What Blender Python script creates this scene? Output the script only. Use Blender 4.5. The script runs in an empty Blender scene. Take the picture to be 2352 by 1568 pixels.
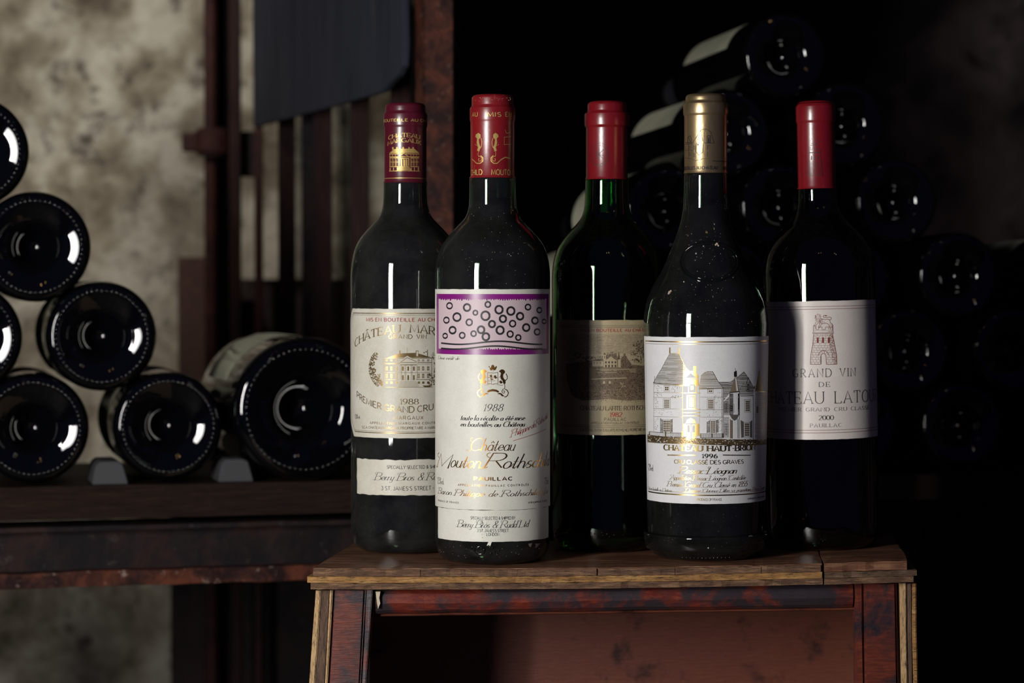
import bpy, bmesh, math, random
from mathutils import Vector, Matrix
from mathutils.geometry import tessellate_polygon
random.seed(7)
SC = bpy.context.scene
COL = SC.collection
R = math.radians
PI = math.pi

# ------------------------------------------------------------------ camera
FPX = 5553.0                       # 85 mm on a 36 mm sensor, in pixels of the 2352 wide frame
CAM = Vector((0, 0, 0.63))
PITCH = math.atan(134 / FPX)
cd = bpy.data.cameras.new('camera'); cam = bpy.data.objects.new('camera', cd); COL.objects.link(cam)
cam.location = CAM; cam.rotation_euler = (PI/2 - PITCH, 0, 0)
cd.lens = 85; cd.sensor_width = 36; cd.clip_start = 0.05
cd.dof.use_dof = True; cd.dof.focus_distance = 1.56; cd.dof.aperture_fstop = 7.0
SC.camera = cam
SC.view_settings.view_transform = 'Standard'; SC.view_settings.look = 'None'
SC.view_settings.gamma = 1; SC.view_settings.exposure = 0
SC.view_settings.use_curve_mapping = False

# ------------------------------------------------------------------ world: dim blue fill added to lift the blacks
w = bpy.data.worlds.new('world'); SC.world = w; w.use_nodes = True
bg = w.node_tree.nodes['Background']
bg.inputs[0].default_value = (0.27, 0.29, 1.0, 1); bg.inputs[1].default_value = 0.040

# ------------------------------------------------------------------ lights
def area(name, loc, target, sx, sy, power, color=(1, 1, 1), spread=180):
    l = bpy.data.lights.new(name, 'AREA'); l.shape = 'RECTANGLE'; l.size = sx; l.size_y = sy
    l.energy = power; l.color = color; l.spread = R(spread)
    o = bpy.data.objects.new(name, l); COL.objects.link(o); o.location = loc
    d = Vector(target) - Vector(loc)
    o.rotation_euler = d.to_track_quat('-Z', 'Y').to_euler()
    return o
T0 = (0.06, 1.6, 0.60)
area('window_strip_light', (-0.680, 0.464, 0.69), (T0[0], T0[1], 0.66), 0.165, 0.60, 8.6, (1.0, 0.98, 0.95))
area('added_key_strip', (-0.755, 0.505, 0.69), (T0[0], T0[1], 0.66), 0.045, 0.60, 9.2, (1.0, 0.97, 0.93))  # narrow key added beside the wide strip for crisper shadow edges
def spot(name, loc, target, power, size, blend, radius, color):
    l = bpy.data.lights.new(name, 'SPOT'); l.energy = power; l.spot_size = R(size); l.spot_blend = blend
    l.shadow_soft_size = radius; l.color = color
    o = bpy.data.objects.new(name, l); COL.objects.link(o); o.location = loc
    o.rotation_euler = (Vector(target) - Vector(loc)).to_track_quat('-Z', 'Y').to_euler()
    return o
spot('wall_spot_light', (-0.75, 1.15, 1.75), (-0.46, 2.9, 0.75), 66, 25, 0.75, 0.05, (1.0, 0.93, 0.82))
def bulb(name, loc, power, color, rad):
    l = bpy.data.lights.new(name, 'POINT'); l.energy = power; l.color = color; l.shadow_soft_size = rad
    o = bpy.data.objects.new(name, l); COL.objects.link(o); o.location = loc
bulb('ceiling_bulb_light', (-0.02, -0.3, 2.05), 0.25, (1.0, 0.55, 0.2), 0.016)
bulb('ceiling_bulb_light', (0.16, -0.3, 2.05), 0.25, (1.0, 0.55, 0.2), 0.016)
bulb('side_bulb_light', (1.05, 0.35, 1.55), 0.15, (0.9, 0.95, 1.0), 0.014)
bulb('side_bulb_light', (0.98, 0.35, 1.62), 0.12, (1.0, 0.55, 0.2), 0.014)

# ------------------------------------------------------------------ helpers
def link(name, me, mats, parent=None):
    o = bpy.data.objects.new(name, me); COL.objects.link(o)
    if not isinstance(mats, (list, tuple)): mats = [mats]
    if me is not None and len(me.materials) == 0:
        for m in mats: me.materials.append(m)
    if parent: o.parent = parent
    return o
def from_bm(name, bm, mats, parent=None, smooth=False):
    me = bpy.data.meshes.new(name)
    bmesh.ops.recalc_face_normals(bm, faces=bm.faces[:])
    bm.to_mesh(me); bm.free()
    if smooth:
        for p in me.polygons: p.use_smooth = True
    return link(name, me, mats, parent)
def tag(o, label=None, cat=None, group=None, kind=None):
    if label: o['label'] = label
    if cat: o['category'] = cat
    if group: o['group'] = group
    if kind: o['kind'] = kind
    return o
def empty(name, loc, rot=(0, 0, 0)):
    o = bpy.data.objects.new(name, None); COL.objects.link(o); o.location = loc; o.rotation_euler = rot
    o.empty_display_size = 0.02
    return o
def ray(px, py):
    rx, ry = (px - 1176) / FPX, (784 - py) / FPX
    cp, sp = math.cos(PITCH), math.sin(PITCH)
    return Vector((rx, cp + ry*sp, -sp + ry*cp))
def at_y(px, py, Y):                    # world point on the plane y = Y
    d = ray(px, py); return CAM + d * (Y / d.y)
def at_z(px, py, z):                    # world point on the plane z = z
    d = ray(px, py); return CAM + d * ((z - CAM.z) / d.z)
def prism(bm, pts, axis_vec, bev=0.0, seg=2):
    """closed solid from a polygon of 3D points swept along axis_vec"""
    a = [bm.verts.new(p) for p in pts]; b = [bm.verts.new(Vector(p) + Vector(axis_vec)) for p in pts]
    fs = [bm.faces.new(a), bm.faces.new(b[::-1])]
    n = len(pts)
    for i in range(n): fs.append(bm.faces.new((a[i], a[(i+1) % n], b[(i+1) % n], b[i])))
    bmesh.ops.recalc_face_normals(bm, faces=fs)
    if bev > 0:
        es = {e for f in fs for e in f.edges}
        bmesh.ops.bevel(bm, geom=list(es), offset=bev, segments=seg, affect='EDGES', profile=0.7)
def box(bm, x0, x1, y0, y1, z0, z1, bev=0.0, seg=2):
    prism(bm, [(x0, y0, z0), (x1, y0, z0), (x1, y1, z0), (x0, y1, z0)], (0, 0, z1 - z0), bev, seg)
def hexa(bm, p):
    """box with 8 free corners: p[0..3] bottom loop, p[4..7] top loop"""
    v = [bm.verts.new(q) for q in p]
    fs = [bm.faces.new([v[i] for i in f]) for f in ((0,1,2,3),(7,6,5,4),(0,4,5,1),(1,5,6,2),(2,6,7,3),(3,7,4,0))]
    return fs
def rough_up(bm, amt, scale=60, seed=0, cuts=0):
    if cuts: bmesh.ops.subdivide_edges(bm, edges=bm.edges[:], cuts=cuts, use_grid_fill=True)
    from mathutils import noise
    off = Vector((seed*3.1, seed*1.7, seed*2.3))
    for v in bm.verts: v.co += noise.noise_vector(v.co*scale + off) * amt
def lathe(prof, seg=64, name='lathe', closed=True):
    """prof: (r, z) list; returns bmesh of the revolved surface"""
    bm = bmesh.new(); rings = []
    for r, z in prof:
        if r < 1e-6: rings.append([bm.verts.new((0, 0, z))])
        else: rings.append([bm.verts.new((r*math.sin(2*PI*i/seg), -r*math.cos(2*PI*i/seg), z)) for i in range(seg)])
    for a, b in zip(rings, rings[1:]):
        if len(a) == 1 and len(b) == 1: continue
        for i in range(seg):
            j = (i+1) % seg
            if len(a) == 1: bm.faces.new((a[0], b[j], b[i]))
            elif len(b) == 1: bm.faces.new((a[i], a[j], b[0]))
            else: bm.faces.new((a[i], a[j], b[j], b[i]))
    return bm
def spline(pts, n=6):
    """Catmull-Rom through (r, z) points"""
    out = []
    for i in range(len(pts)-1):
        p0 = pts[max(i-1, 0)]; p1 = pts[i]; p2 = pts[i+1]; p3 = pts[min(i+2, len(pts)-1)]
        for k in range(n):
            t = k/n
            out.append(tuple(0.5*((2*p1[c]) + (-p0[c]+p2[c])*t + (2*p0[c]-5*p1[c]+4*p2[c]-p3[c])*t*t + (-p0[c]+3*p1[c]-3*p2[c]+p3[c])*t**3) for c in (0, 1)))
    out.append(tuple(pts[-1])); return out

# ------------------------------------------------------------------ materials
class NT:
    def __init__(s, name):
        s.m = bpy.data.materials.new(name); s.m.use_nodes = True; s.t = s.m.node_tree
        s.b = s.t.nodes['Principled BSDF']; s.out = s.t.nodes['Material Output']
    def n(s, typ, **kw):
        x = s.t.nodes.new(typ)
        for k, v in kw.items():
            if k.startswith('_'): setattr(x, k[1:], v)
            else: x.inputs[k.replace('__', ' ')].default_value = v
        return x
    def l(s, a, b): s.t.links.new(a, b)
    def set(s, **kw):
        for k, v in kw.items(): s.b.inputs[k.replace('__', ' ')].default_value = v
    def coords(s, scale=(1, 1, 1), kind='Object'):
        tc = s.n('ShaderNodeTexCoord'); mp = s.n('ShaderNodeMapping'); s.l(tc.outputs[kind], mp.inputs[0])
        mp.inputs['Scale'].default_value = scale; return mp.outputs[0]
    def noise(s, co, scale, detail=4, rough=0.6, dist=0):
        x = s.n('ShaderNodeTexNoise', Scale=scale, Detail=detail, Roughness=rough, Distortion=dist); s.l(co, x.inputs['Vector']); return x.outputs[0]
    def ramp(s, fac, stops):
        x = s.n('ShaderNodeValToRGB'); s.l(fac, x.inputs[0]); e = x.color_ramp.elements
        while len(e) < len(stops): e.new(0.5)
        for i, (p, c) in enumerate(stops):
            e[i].position = p; e[i].color = (c, c, c, 1) if isinstance(c, (int, float)) else (*c, 1)
        return x.outputs[0]
    def mix(s, fac, a, b, mode='MIX'):
        x = s.n('ShaderNodeMix', _data_type='RGBA', _blend_type=mode)
        if isinstance(fac, (int, float)): x.inputs[0].default_value = fac
        else: s.l(fac, x.inputs[0])
        for v, i in ((a, 6), (b, 7)):
            if isinstance(v, tuple): x.inputs[i].default_value = (*v, 1)
            else: s.l(v, x.inputs[i])
        return x.outputs[2]
    def bump(s, h, strength, dist=0.001):
        x = s.n('ShaderNodeBump', Strength=strength, Distance=dist); s.l(h, x.inputs['Height']); s.l(x.outputs[0], s.b.inputs['Normal'])
        return x.outputs[0]
def plain(name, col, rough=0.5, metal=0.0, spec=0.5, coat=0.0):
    t = NT(name); t.set(Base__Color=(*col, 1), Roughness=rough, Metallic=metal, Specular__IOR__Level=spec, Coat__Weight=coat)
    return t.m
def glass_mat(name, tint, dust, dustcol=(0.16, 0.16, 0.16), speck=0.0):
    t = NT(name); t.set(Base__Color=(*tint, 1), Roughness=0.015, IOR=1.56, Transmission__Weight=1.0)
    co = t.coords()
    d = t.n('ShaderNodeBsdfDiffuse'); d.inputs[0].default_value = (*dustcol, 1)
    f = t.ramp(t.noise(co, 28, 5, 0.7), [(0.3, dust*0.25), (0.75, dust*1.5)])
    if speck > 0:
        v = t.n('ShaderNodeTexVoronoi', Scale=420.0, Randomness=1.0); t.l(co, v.inputs['Vector'])
        m2 = t.ramp(t.noise(co, 60, 3, 0.6), [(0.50, 0.0), (0.70, 1.0)])
        sp = t.ramp(v.outputs['Distance'], [(0.0, speck), (0.16, 0.0)])
        mm = t.n('ShaderNodeMath', _operation='MULTIPLY'); t.l(sp, mm.inputs[0]); t.l(m2, mm.inputs[1])
        ad = t.n('ShaderNodeMath', _operation='ADD'); t.l(f, ad.inputs[0]); t.l(mm.outputs[0], ad.inputs[1]); f = ad.outputs[0]
    mx = t.n('ShaderNodeMixShader'); t.l(f, mx.inputs[0]); t.l(t.b.outputs[0], mx.inputs[1]); t.l(d.outputs[0], mx.inputs[2])
    t.l(mx.outputs[0], t.out.inputs[0]); return t.m
def paper_mat(name, c0, c1, stain=0.5, speckle=True):
    t = NT(name); co = t.coords()
    base = t.mix(t.ramp(t.noise(co, 45, 6, 0.7), [(0.35, 0.0), (0.7, 1.0)]), c0, c1)
    fine = t.ramp(t.noise(co, 900, 3, 0.7), [(0.3, 0.86), (0.6, 1.0)])
    base = t.mix(stain, base, fine, 'MULTIPLY')
    if speckle:
        v = t.n('ShaderNodeTexVoronoi', Scale=330.0); t.l(co, v.inputs['Vector'])
        sp = t.ramp(v.outputs['Distance'], [(0.035, 1.0), (0.075, 0.0)])
        m2 = t.ramp(t.noise(co, 130, 2, 0.5), [(0.52, 0.0), (0.6, 0.8)])
        mm = t.n('ShaderNodeMath', _operation='MULTIPLY'); t.l(sp, mm.inputs[0]); t.l(m2, mm.inputs[1])
        base = t.mix(mm.outputs[0], base, (0.16, 0.11, 0.07))
    t.l(base, t.b.inputs['Base Color']); t.set(Roughness=0.42, Specular__IOR__Level=0.35)
    t.bump(t.noise(co, 500, 4, 0.6), 0.25, 0.0002); return t.m
def foil_mat(name, col, rough, metal=0.0, spec=0.6, wear=None, bump=0.3):
    t = NT(name); co = t.coords((1, 1, 0.35))
    nz = t.noise(co, 220, 5, 0.65)
    c = t.mix(t.ramp(t.noise(co, 70, 5, 0.7), [(0.35, 0.0), (0.7, 1.0)]), tuple(x*0.82 for x in col), col)
    if wear: c = t.mix(t.ramp(nz, [(0.62, 0.0), (0.78, 0.35)]), c, wear)
    t.l(c, t.b.inputs['Base Color']); t.set(Roughness=rough, Metallic=metal, Specular__IOR__Level=spec)
    t.bump(t.noise(t.coords(), 90, 4, 0.6), bump, 0.0004); return t.m
M = {}
M['glass_clear'] = glass_mat('green_bottle_glass', (0.035, 0.27, 0.035), 0.004)
M['glass_dark'] = glass_mat('dark_bottle_glass', (0.012, 0.05, 0.014), 0.004)
M['glass_dusty'] = glass_mat('dusty_bottle_glass', (0.05, 0.10, 0.05), 0.085, speck=0.35)
M['glass_dusty_light'] = glass_mat('lightly_dusty_bottle_glass', (0.05, 0.12, 0.05), 0.07, speck=0.15)
M['glass_speckled'] = glass_mat('speckled_bottle_glass', (0.04, 0.11, 0.045), 0.05, speck=0.9)
M['wine'] = plain('red_wine', (0.0015, 0.0008, 0.0012), 0.5, spec=0.0)
M['cork'] = plain('cork', (0.25, 0.14, 0.07), 0.8)
def dark_glass():
    t = NT('dark_stacked_glass'); t.set(Base__Color=(0.0016, 0.0018, 0.0026, 1), Roughness=0.03, IOR=1.52)
    co = t.coords(); t.bump(t.noise(co, 35, 3, 0.5), 0.03, 0.0010); return t.m
M['dark_glass'] = dark_glass()
M['paper_white'] = paper_mat('white_label_paper', (0.72, 0.72, 0.72), (0.65, 0.65, 0.655))
M['paper_cream'] = paper_mat('cream_label_paper', (0.70, 0.69, 0.615), (0.62, 0.605, 0.53))
M['paper_old'] = paper_mat('old_cream_label_paper', (0.63, 0.605, 0.52), (0.50, 0.475, 0.39), 0.7)
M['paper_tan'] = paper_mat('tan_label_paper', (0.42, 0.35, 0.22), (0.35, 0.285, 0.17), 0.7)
M['paper_pink'] = paper_mat('rosy_white_label_paper', (0.70, 0.645, 0.60), (0.64, 0.585, 0.54), 0.4)
M['paper_back'] = paper_mat('stacked_label_paper', (0.38, 0.38, 0.28), (0.30, 0.30, 0.22), 0.5, False)
M['ink'] = plain('black_ink', (0.012, 0.011, 0.014), 0.5)
M['ink_grey'] = plain('grey_ink', (0.10, 0.09, 0.08), 0.6)
M['ink_soft'] = plain('soft_brown_ink', (0.20, 0.145, 0.10), 0.6)
M['ink_brown'] = plain('brown_ink', (0.055, 0.033, 0.022), 0.6)
M['ink_red'] = plain('red_ink', (0.30, 0.022, 0.022), 0.55)
M['ink_maroon'] = plain('maroon_ink', (0.17, 0.028, 0.022), 0.6)
M['purple'] = foil_mat('purple_print', (0.22, 0.010, 0.19), 0.35, bump=0.05)
M['pink'] = plain('pale_pink_print', (0.56, 0.44, 0.47), 0.5)
M['gold_ink'] = plain('gold_print', (0.62, 0.30, 0.085), 0.29, metal=1.0)
M['gold_pale'] = plain('pale_gold_print', (0.80, 0.55, 0.20), 0.27, metal=1.0)
M['gold_dull'] = plain('dull_gold_print', (0.28, 0.19, 0.085), 0.36, metal=0.75)
M['gold_cap'] = plain('gold_capsule_print', (0.62, 0.42, 0.14), 0.42, metal=0.55)
M['foil_red'] = foil_mat('red_capsule_foil', (0.20, 0.006, 0.011), 0.27, spec=0.9)
M['foil_red_worn'] = foil_mat('worn_red_capsule_foil', (0.22, 0.008, 0.011), 0.30, spec=0.9, wear=(0.5, 0.35, 0.28))
M['foil_burgundy'] = foil_mat('burgundy_capsule_foil', (0.085, 0.006, 0.016), 0.28, spec=0.8)
M['foil_black'] = plain('black_capsule_foil', (.01, .01, .012), .4)
M['ink_tone'] = plain('landscape_tone', (.145, .10, .06), .6)
M['ink_sky'] = plain('landscape_sky_tone', (.31, .25, .155), .6)
M['foil_gold'] = foil_mat('gold_capsule_foil', (0.56, 0.41, 0.22), 0.33, metal=0.9, bump=0.5)
# ------------------------------------------------------------------ lettering: pen strokes, cap height 1
GL = {
'A': (.74, "0,0 .37,1 .74,0|.13,.34 .61,.34"), 'B': (.6, "0,0 0,1 .3,1 (.3,.75,.24,.25,90,-90) 0,.5|.3,.5 (.32,.25,.28,.25,90,-90) 0,0"),
'C': (.72, "(.4,.5,.4,.5,48,312)"), 'D': (.72, "0,0 0,1 .3,1 (.3,.5,.42,.5,90,-90) 0,0"), 'E': (.55, "0,0 0,1|0,1 .5,1|0,.52 .4,.52|0,0 .55,0"),
'F': (.5, "0,0 0,1|0,1 .5,1|0,.52 .4,.52"), 'G': (.78, "(.4,.5,.4,.5,48,300) .72,.12 .72,.42|.48,.42 .8,.42"), 'H': (.7, "0,0 0,1|.7,0 .7,1|0,.5 .7,.5"),
'I': (.04, ".02,0 .02,1"), 'J': (.36, "(.14,.22,.16,.22,200,360) .3,1"), 'K': (.65, "0,0 0,1|.6,1 0,.42|.18,.56 .65,0"), 'L': (.52, "0,1 0,0|0,0 .52,0"),
'M': (.85, "0,0 .06,1 .42,.12 .79,1 .85,0"), 'N': (.7, "0,0 0,1 .7,0 .7,1"), 'O': (.82, "(.41,.5,.41,.5,90,450)"), 'P': (.56, "0,0 0,1 .3,1 (.3,.73,.26,.27,90,-90) 0,.46"),
'Q': (.85, "(.41,.5,.41,.5,90,450)|.45,.2 .82,-.12"), 'R': (.64, "0,0 0,1 .3,1 (.3,.74,.26,.26,90,-90) 0,.48|.28,.46 .64,0"),
'S': (.54, "(.27,.75,.23,.25,35,270) (.27,.25,.26,.25,90,-145)"), 'T': (.64, "0,1 .64,1|.32,1 .32,0"), 'U': (.68, "0,1 0,.32 (.34,.32,.34,.32,180,360) .68,1"),
'V': (.7, "0,1 .35,0 .7,1"), 'W': (1., "0,1 .25,0 .5,.9 .75,0 1,1"), 'X': (.66, "0,0 .66,1|0,1 .66,0"), 'Y': (.66, "0,1 .33,.48 .66,1|.33,.48 .33,0"), 'Z': (.6, "0,1 .6,1 0,0 .6,0"),
'0': (.56, "(.28,.5,.28,.5,90,450)"), '1': (.22, "0,.78 .16,1 .16,0"), '2': (.54, "(.27,.74,.25,.26,160,-35) 0,0 .54,0"), '3': (.52, "(.24,.76,.22,.24,150,-90) (.24,.26,.27,.26,90,-150)"),
'5': (.52, ".46,1 .08,1 .05,.56 (.25,.31,.27,.31,130,-150)"), '6': (.54, ".46,.97 (.52,.32,.5,.66,105,175) |(.28,.3,.26,.3,0,360)"), '8': (.54, "(.27,.76,.21,.24,0,360)|(.27,.26,.27,.26,0,360)"),
'9': (.54, ".08,.03 (.02,.68,.5,.66,-75,0)|(.26,.7,.26,.3,0,360)"), '7': (.52, "0,1 .52,1 .18,0"), '4': (.56, ".42,0 .42,1 0,.3 .56,.3"),
'&': (.7, ".68,0 .14,.72 (.3,.8,.17,.2,200,-60) .1,.42 (.28,.22,.26,.22,140,330) .66,.5"), '-': (.3, "0,.45 .3,.45"), '.': (.06, "0,0 .04,0 .04,.04 0,.04"), ',': (.06, ".04,.04 0,-.14"),
"'": (.06, ".03,1 0,.8"), '%': (.7, "(.15,.8,.13,.18,0,360)|(.55,.2,.13,.18,0,360)|.6,1 .1,0"), '(': (.2, "(.3,.5,.3,.6,130,230)"), ')': (.2, "(-.1,.5,.3,.6,50,-50)"),
'a': (.42, "(.19,.24,.19,.24,0,360)|.38,.48 .38,.1 (.45,.1,.07,.09,180,300)"), 'b': (.4, "0,1 0,0|(.19,.24,.19,.24,0,360)"), 'c': (.34, "(.19,.24,.19,.24,50,320)"),
'd': (.42, "(.19,.24,.19,.24,0,360)|.38,1 .38,.1 (.45,.1,.07,.09,180,300)"), 'e': (.38, "0,.22 .36,.28 (.19,.25,.18,.23,0,310)"), 'f': (.26, "(.26,.86,.12,.14,30,180) .1,-.26|-.02,.48 .26,.48"),
'g': (.4, "(.19,.24,.19,.24,0,360)|.38,.48 .38,-.1 (.19,-.1,.19,.18,0,-150)"), 'h': (.4, "0,0 0,1|0,.28 (.17,.28,.17,.2,180,0) .34,.08 (.4,.08,.06,.08,180,300)"),
'i': (.1, "0,.48 0,.08 (.06,.08,.06,.08,180,300)|0,.66 .03,.7"), 'k': (.36, "0,0 0,1|.3,.48 0,.2|.1,.28 .34,0"), 'l': (.12, "0,1 0,.08 (.06,.08,.06,.08,180,300)"),
'm': (.64, "0,.48 0,0|0,.28 (.14,.28,.14,.2,180,0) .28,0|.28,.28 (.42,.28,.14,.2,180,0) .56,.08 (.62,.08,.06,.08,180,300)"), 'n': (.4, "0,.48 0,0|0,.28 (.17,.28,.17,.2,180,0) .34,.08 (.4,.08,.06,.08,180,300)"),
'o': (.38, "(.19,.24,.19,.24,90,450)"), 'p': (.4, "0,.48 0,-.3|(.19,.24,.19,.24,0,360)"), 'q': (.4, ".38,.48 .38,-.3|(.19,.24,.19,.24,0,360)"), 'r': (.26, "0,.48 0,0|0,.22 .05,.38 .13,.47 .21,.45"),
's': (.3, "(.15,.36,.13,.12,40,270) (.15,.12,.14,.12,90,-140)"), 't': (.24, ".08,.8 .08,.1 (.16,.1,.08,.1,180,310)|-.05,.48 .22,.48"), 'u': (.4, "0,.48 0,.18 (.17,.18,.17,.18,180,360) .34,.48|.34,.48 .34,.08 (.4,.08,.06,.08,180,300)"),
'v': (.36, "0,.48 .16,0 .34,.48"), 'x': (.34, "0,0 .34,.48|0,.48 .34,0"), 'y': (.38, "0,.48 .04,.1 (.17,.14,.14,.14,200,350) .34,.48|.34,.48 .3,-.12 (.16,-.12,.15,.16,0,-150)"), 'z': (.34, "0,.48 .34,.48 0,0 .34,0"),
}
ACC = {'É': ('E', 1), 'Â': ('A', 2), 'Ô': ('O', 2), 'À': ('A', 3), 'é': ('e', 1), 'è': ('e', 3), 'â': ('a', 2), 'ô': ('o', 2)}
def glyph(ch):
    acc = 0
    if ch in ACC: ch, acc = ACC[ch]
    if ch not in GL: return .3, [], ch
    w, s = GL[ch]; strokes = []
    for st in s.split('|'):
        pl = []
        for tk in st.split():
            if tk[0] == '(':
                cx, cy, rx, ry, a0, a1 = [float(q) for q in tk[1:-1].split(',')]
                n = max(3, int(abs(a1-a0)/24))
                for i in range(n+1):
                    a = R(a0 + (a1-a0)*i/n); pl.append((cx + rx*math.cos(a), cy + ry*math.sin(a)))
            else: pl.append(tuple(float(q) for q in tk.split(',')))
        q = [pl[0]]
        for p in pl[1:]:
            if abs(p[0]-q[-1][0]) + abs(p[1]-q[-1][1]) > 1e-3: q.append(p)
        strokes.append(q)
    if acc:
        h = 1.12 if ch.isupper() else .62; c = w*.5
        strokes.append({1: [(c-.05, h), (c+.1, h+.18)], 2: [(c-.13, h), (c, h+.15), (c+.13, h)], 3: [(c-.1, h+.18), (c+.05, h)]}[acc])
    return w, strokes, ch
def ribbon(pl, wfun):
    """quads along a polyline; wfun(dx, dy) gives the half width for a direction"""
    n = len(pl); out = []
    segs = [(pl[i+1][0]-pl[i][0], pl[i+1][1]-pl[i][1]) for i in range(n-1)]
    L, Rr = [], []
    for i in range(n):
        a = segs[max(i-1, 0)]; b = segs[min(i, n-2)]
        la = math.hypot(*a) or 1e-9; lb = math.hypot(*b) or 1e-9
        dx, dy = a[0]/la + b[0]/lb, a[1]/la + b[1]/lb
        d = math.hypot(dx, dy)
        if d < .35: dx, dy, d = b[0]/lb, b[1]/lb, 1
        dx /= d; dy /= d
        hw = wfun(dx, dy); 
        if 0 < i < n-1: hw *= min(1/max(.6, (a[0]*dx+a[1]*dy)/la), 1.5)
        L.append((pl[i][0]-dy*hw, pl[i][1]+dx*hw)); Rr.append((pl[i][0]+dy*hw, pl[i][1]-dx*hw))
    for i in range(n-1): out.append([L[i], Rr[i], Rr[i+1], L[i+1]])
    return out
def text_polys(s, style='serif', thick=.13, thin=.05, spacing=.16, space=.38, shear=0.0):
    """polygons in cap-height units, and total width"""
    if style == 'script': shear = shear or .45
    x = 0.0; polys = []; prev = None
    def wf(dx, dy):
        if style == 'sans': return thick/2
        return (thin + (thick-thin)*abs(dy)**1.6)/2
    for ch in s:
        if ch == ' ': x += space; prev = None; continue
        w, strokes, base = glyph(ch)
        low = base.islower(); cs = 1.3 if (style == 'script' and base.isupper()) else 1.0; w *= cs
        for pl in strokes:
            q = [(px*cs + x + py*shear, py) for px, py in pl]
            polys += ribbon(q, wf)
            if style == 'serif' and not low and base not in "&-.,'%()":
                for e, o in ((pl[0], pl[1]), (pl[-1], pl[-2])):
                    if (e[1] < .02 or e[1] > .98) and abs(o[1]-e[1]) > 3*abs(o[0]-e[0])*.35 and abs(o[1]-e[1]) > .3:
                        sw = .5*thick + .07
                        polys += ribbon([(e[0]+x-sw, abs(e[1]-thin/2)), (e[0]+x+sw, abs(e[1]-thin/2))], lambda a, b: thin/2)
                    elif abs(o[1]-e[1]) < .02 and abs(e[0]-o[0]) > .2 and base in 'ETFLZ':      # beaks of arms
                        up = 1 if e[1] < .3 else -1
                        polys += ribbon([(e[0]+x, e[1]), (e[0]+x+.02, e[1]+up*.17)], lambda a, b: thin*.8)
        if style == 'script':
            if low and prev is not None and prev < x:
                polys += ribbon([(prev-.1 + .06*shear, .04), ((prev+x)/2+.1*shear, .12), (x + .34*shear, .34)], lambda a, b: thin/2)
            if base.isupper():
                c = [(x + shear - .02 + .16*math.cos(R(a)) - .14, .86 + .16*math.sin(R(a))) for a in range(80, 290, 30)]
                polys += ribbon(c, lambda a, b: thin/2)
                c = [(x + .1 + .2*math.cos(R(a)) - .14, .1 + .13*math.sin(R(a))) for a in range(180, 350, 28)]
                polys += ribbon(c, lambda a, b: thin/2)
            prev = x + w
        x += w + spacing
    return polys, x - spacing

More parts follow.
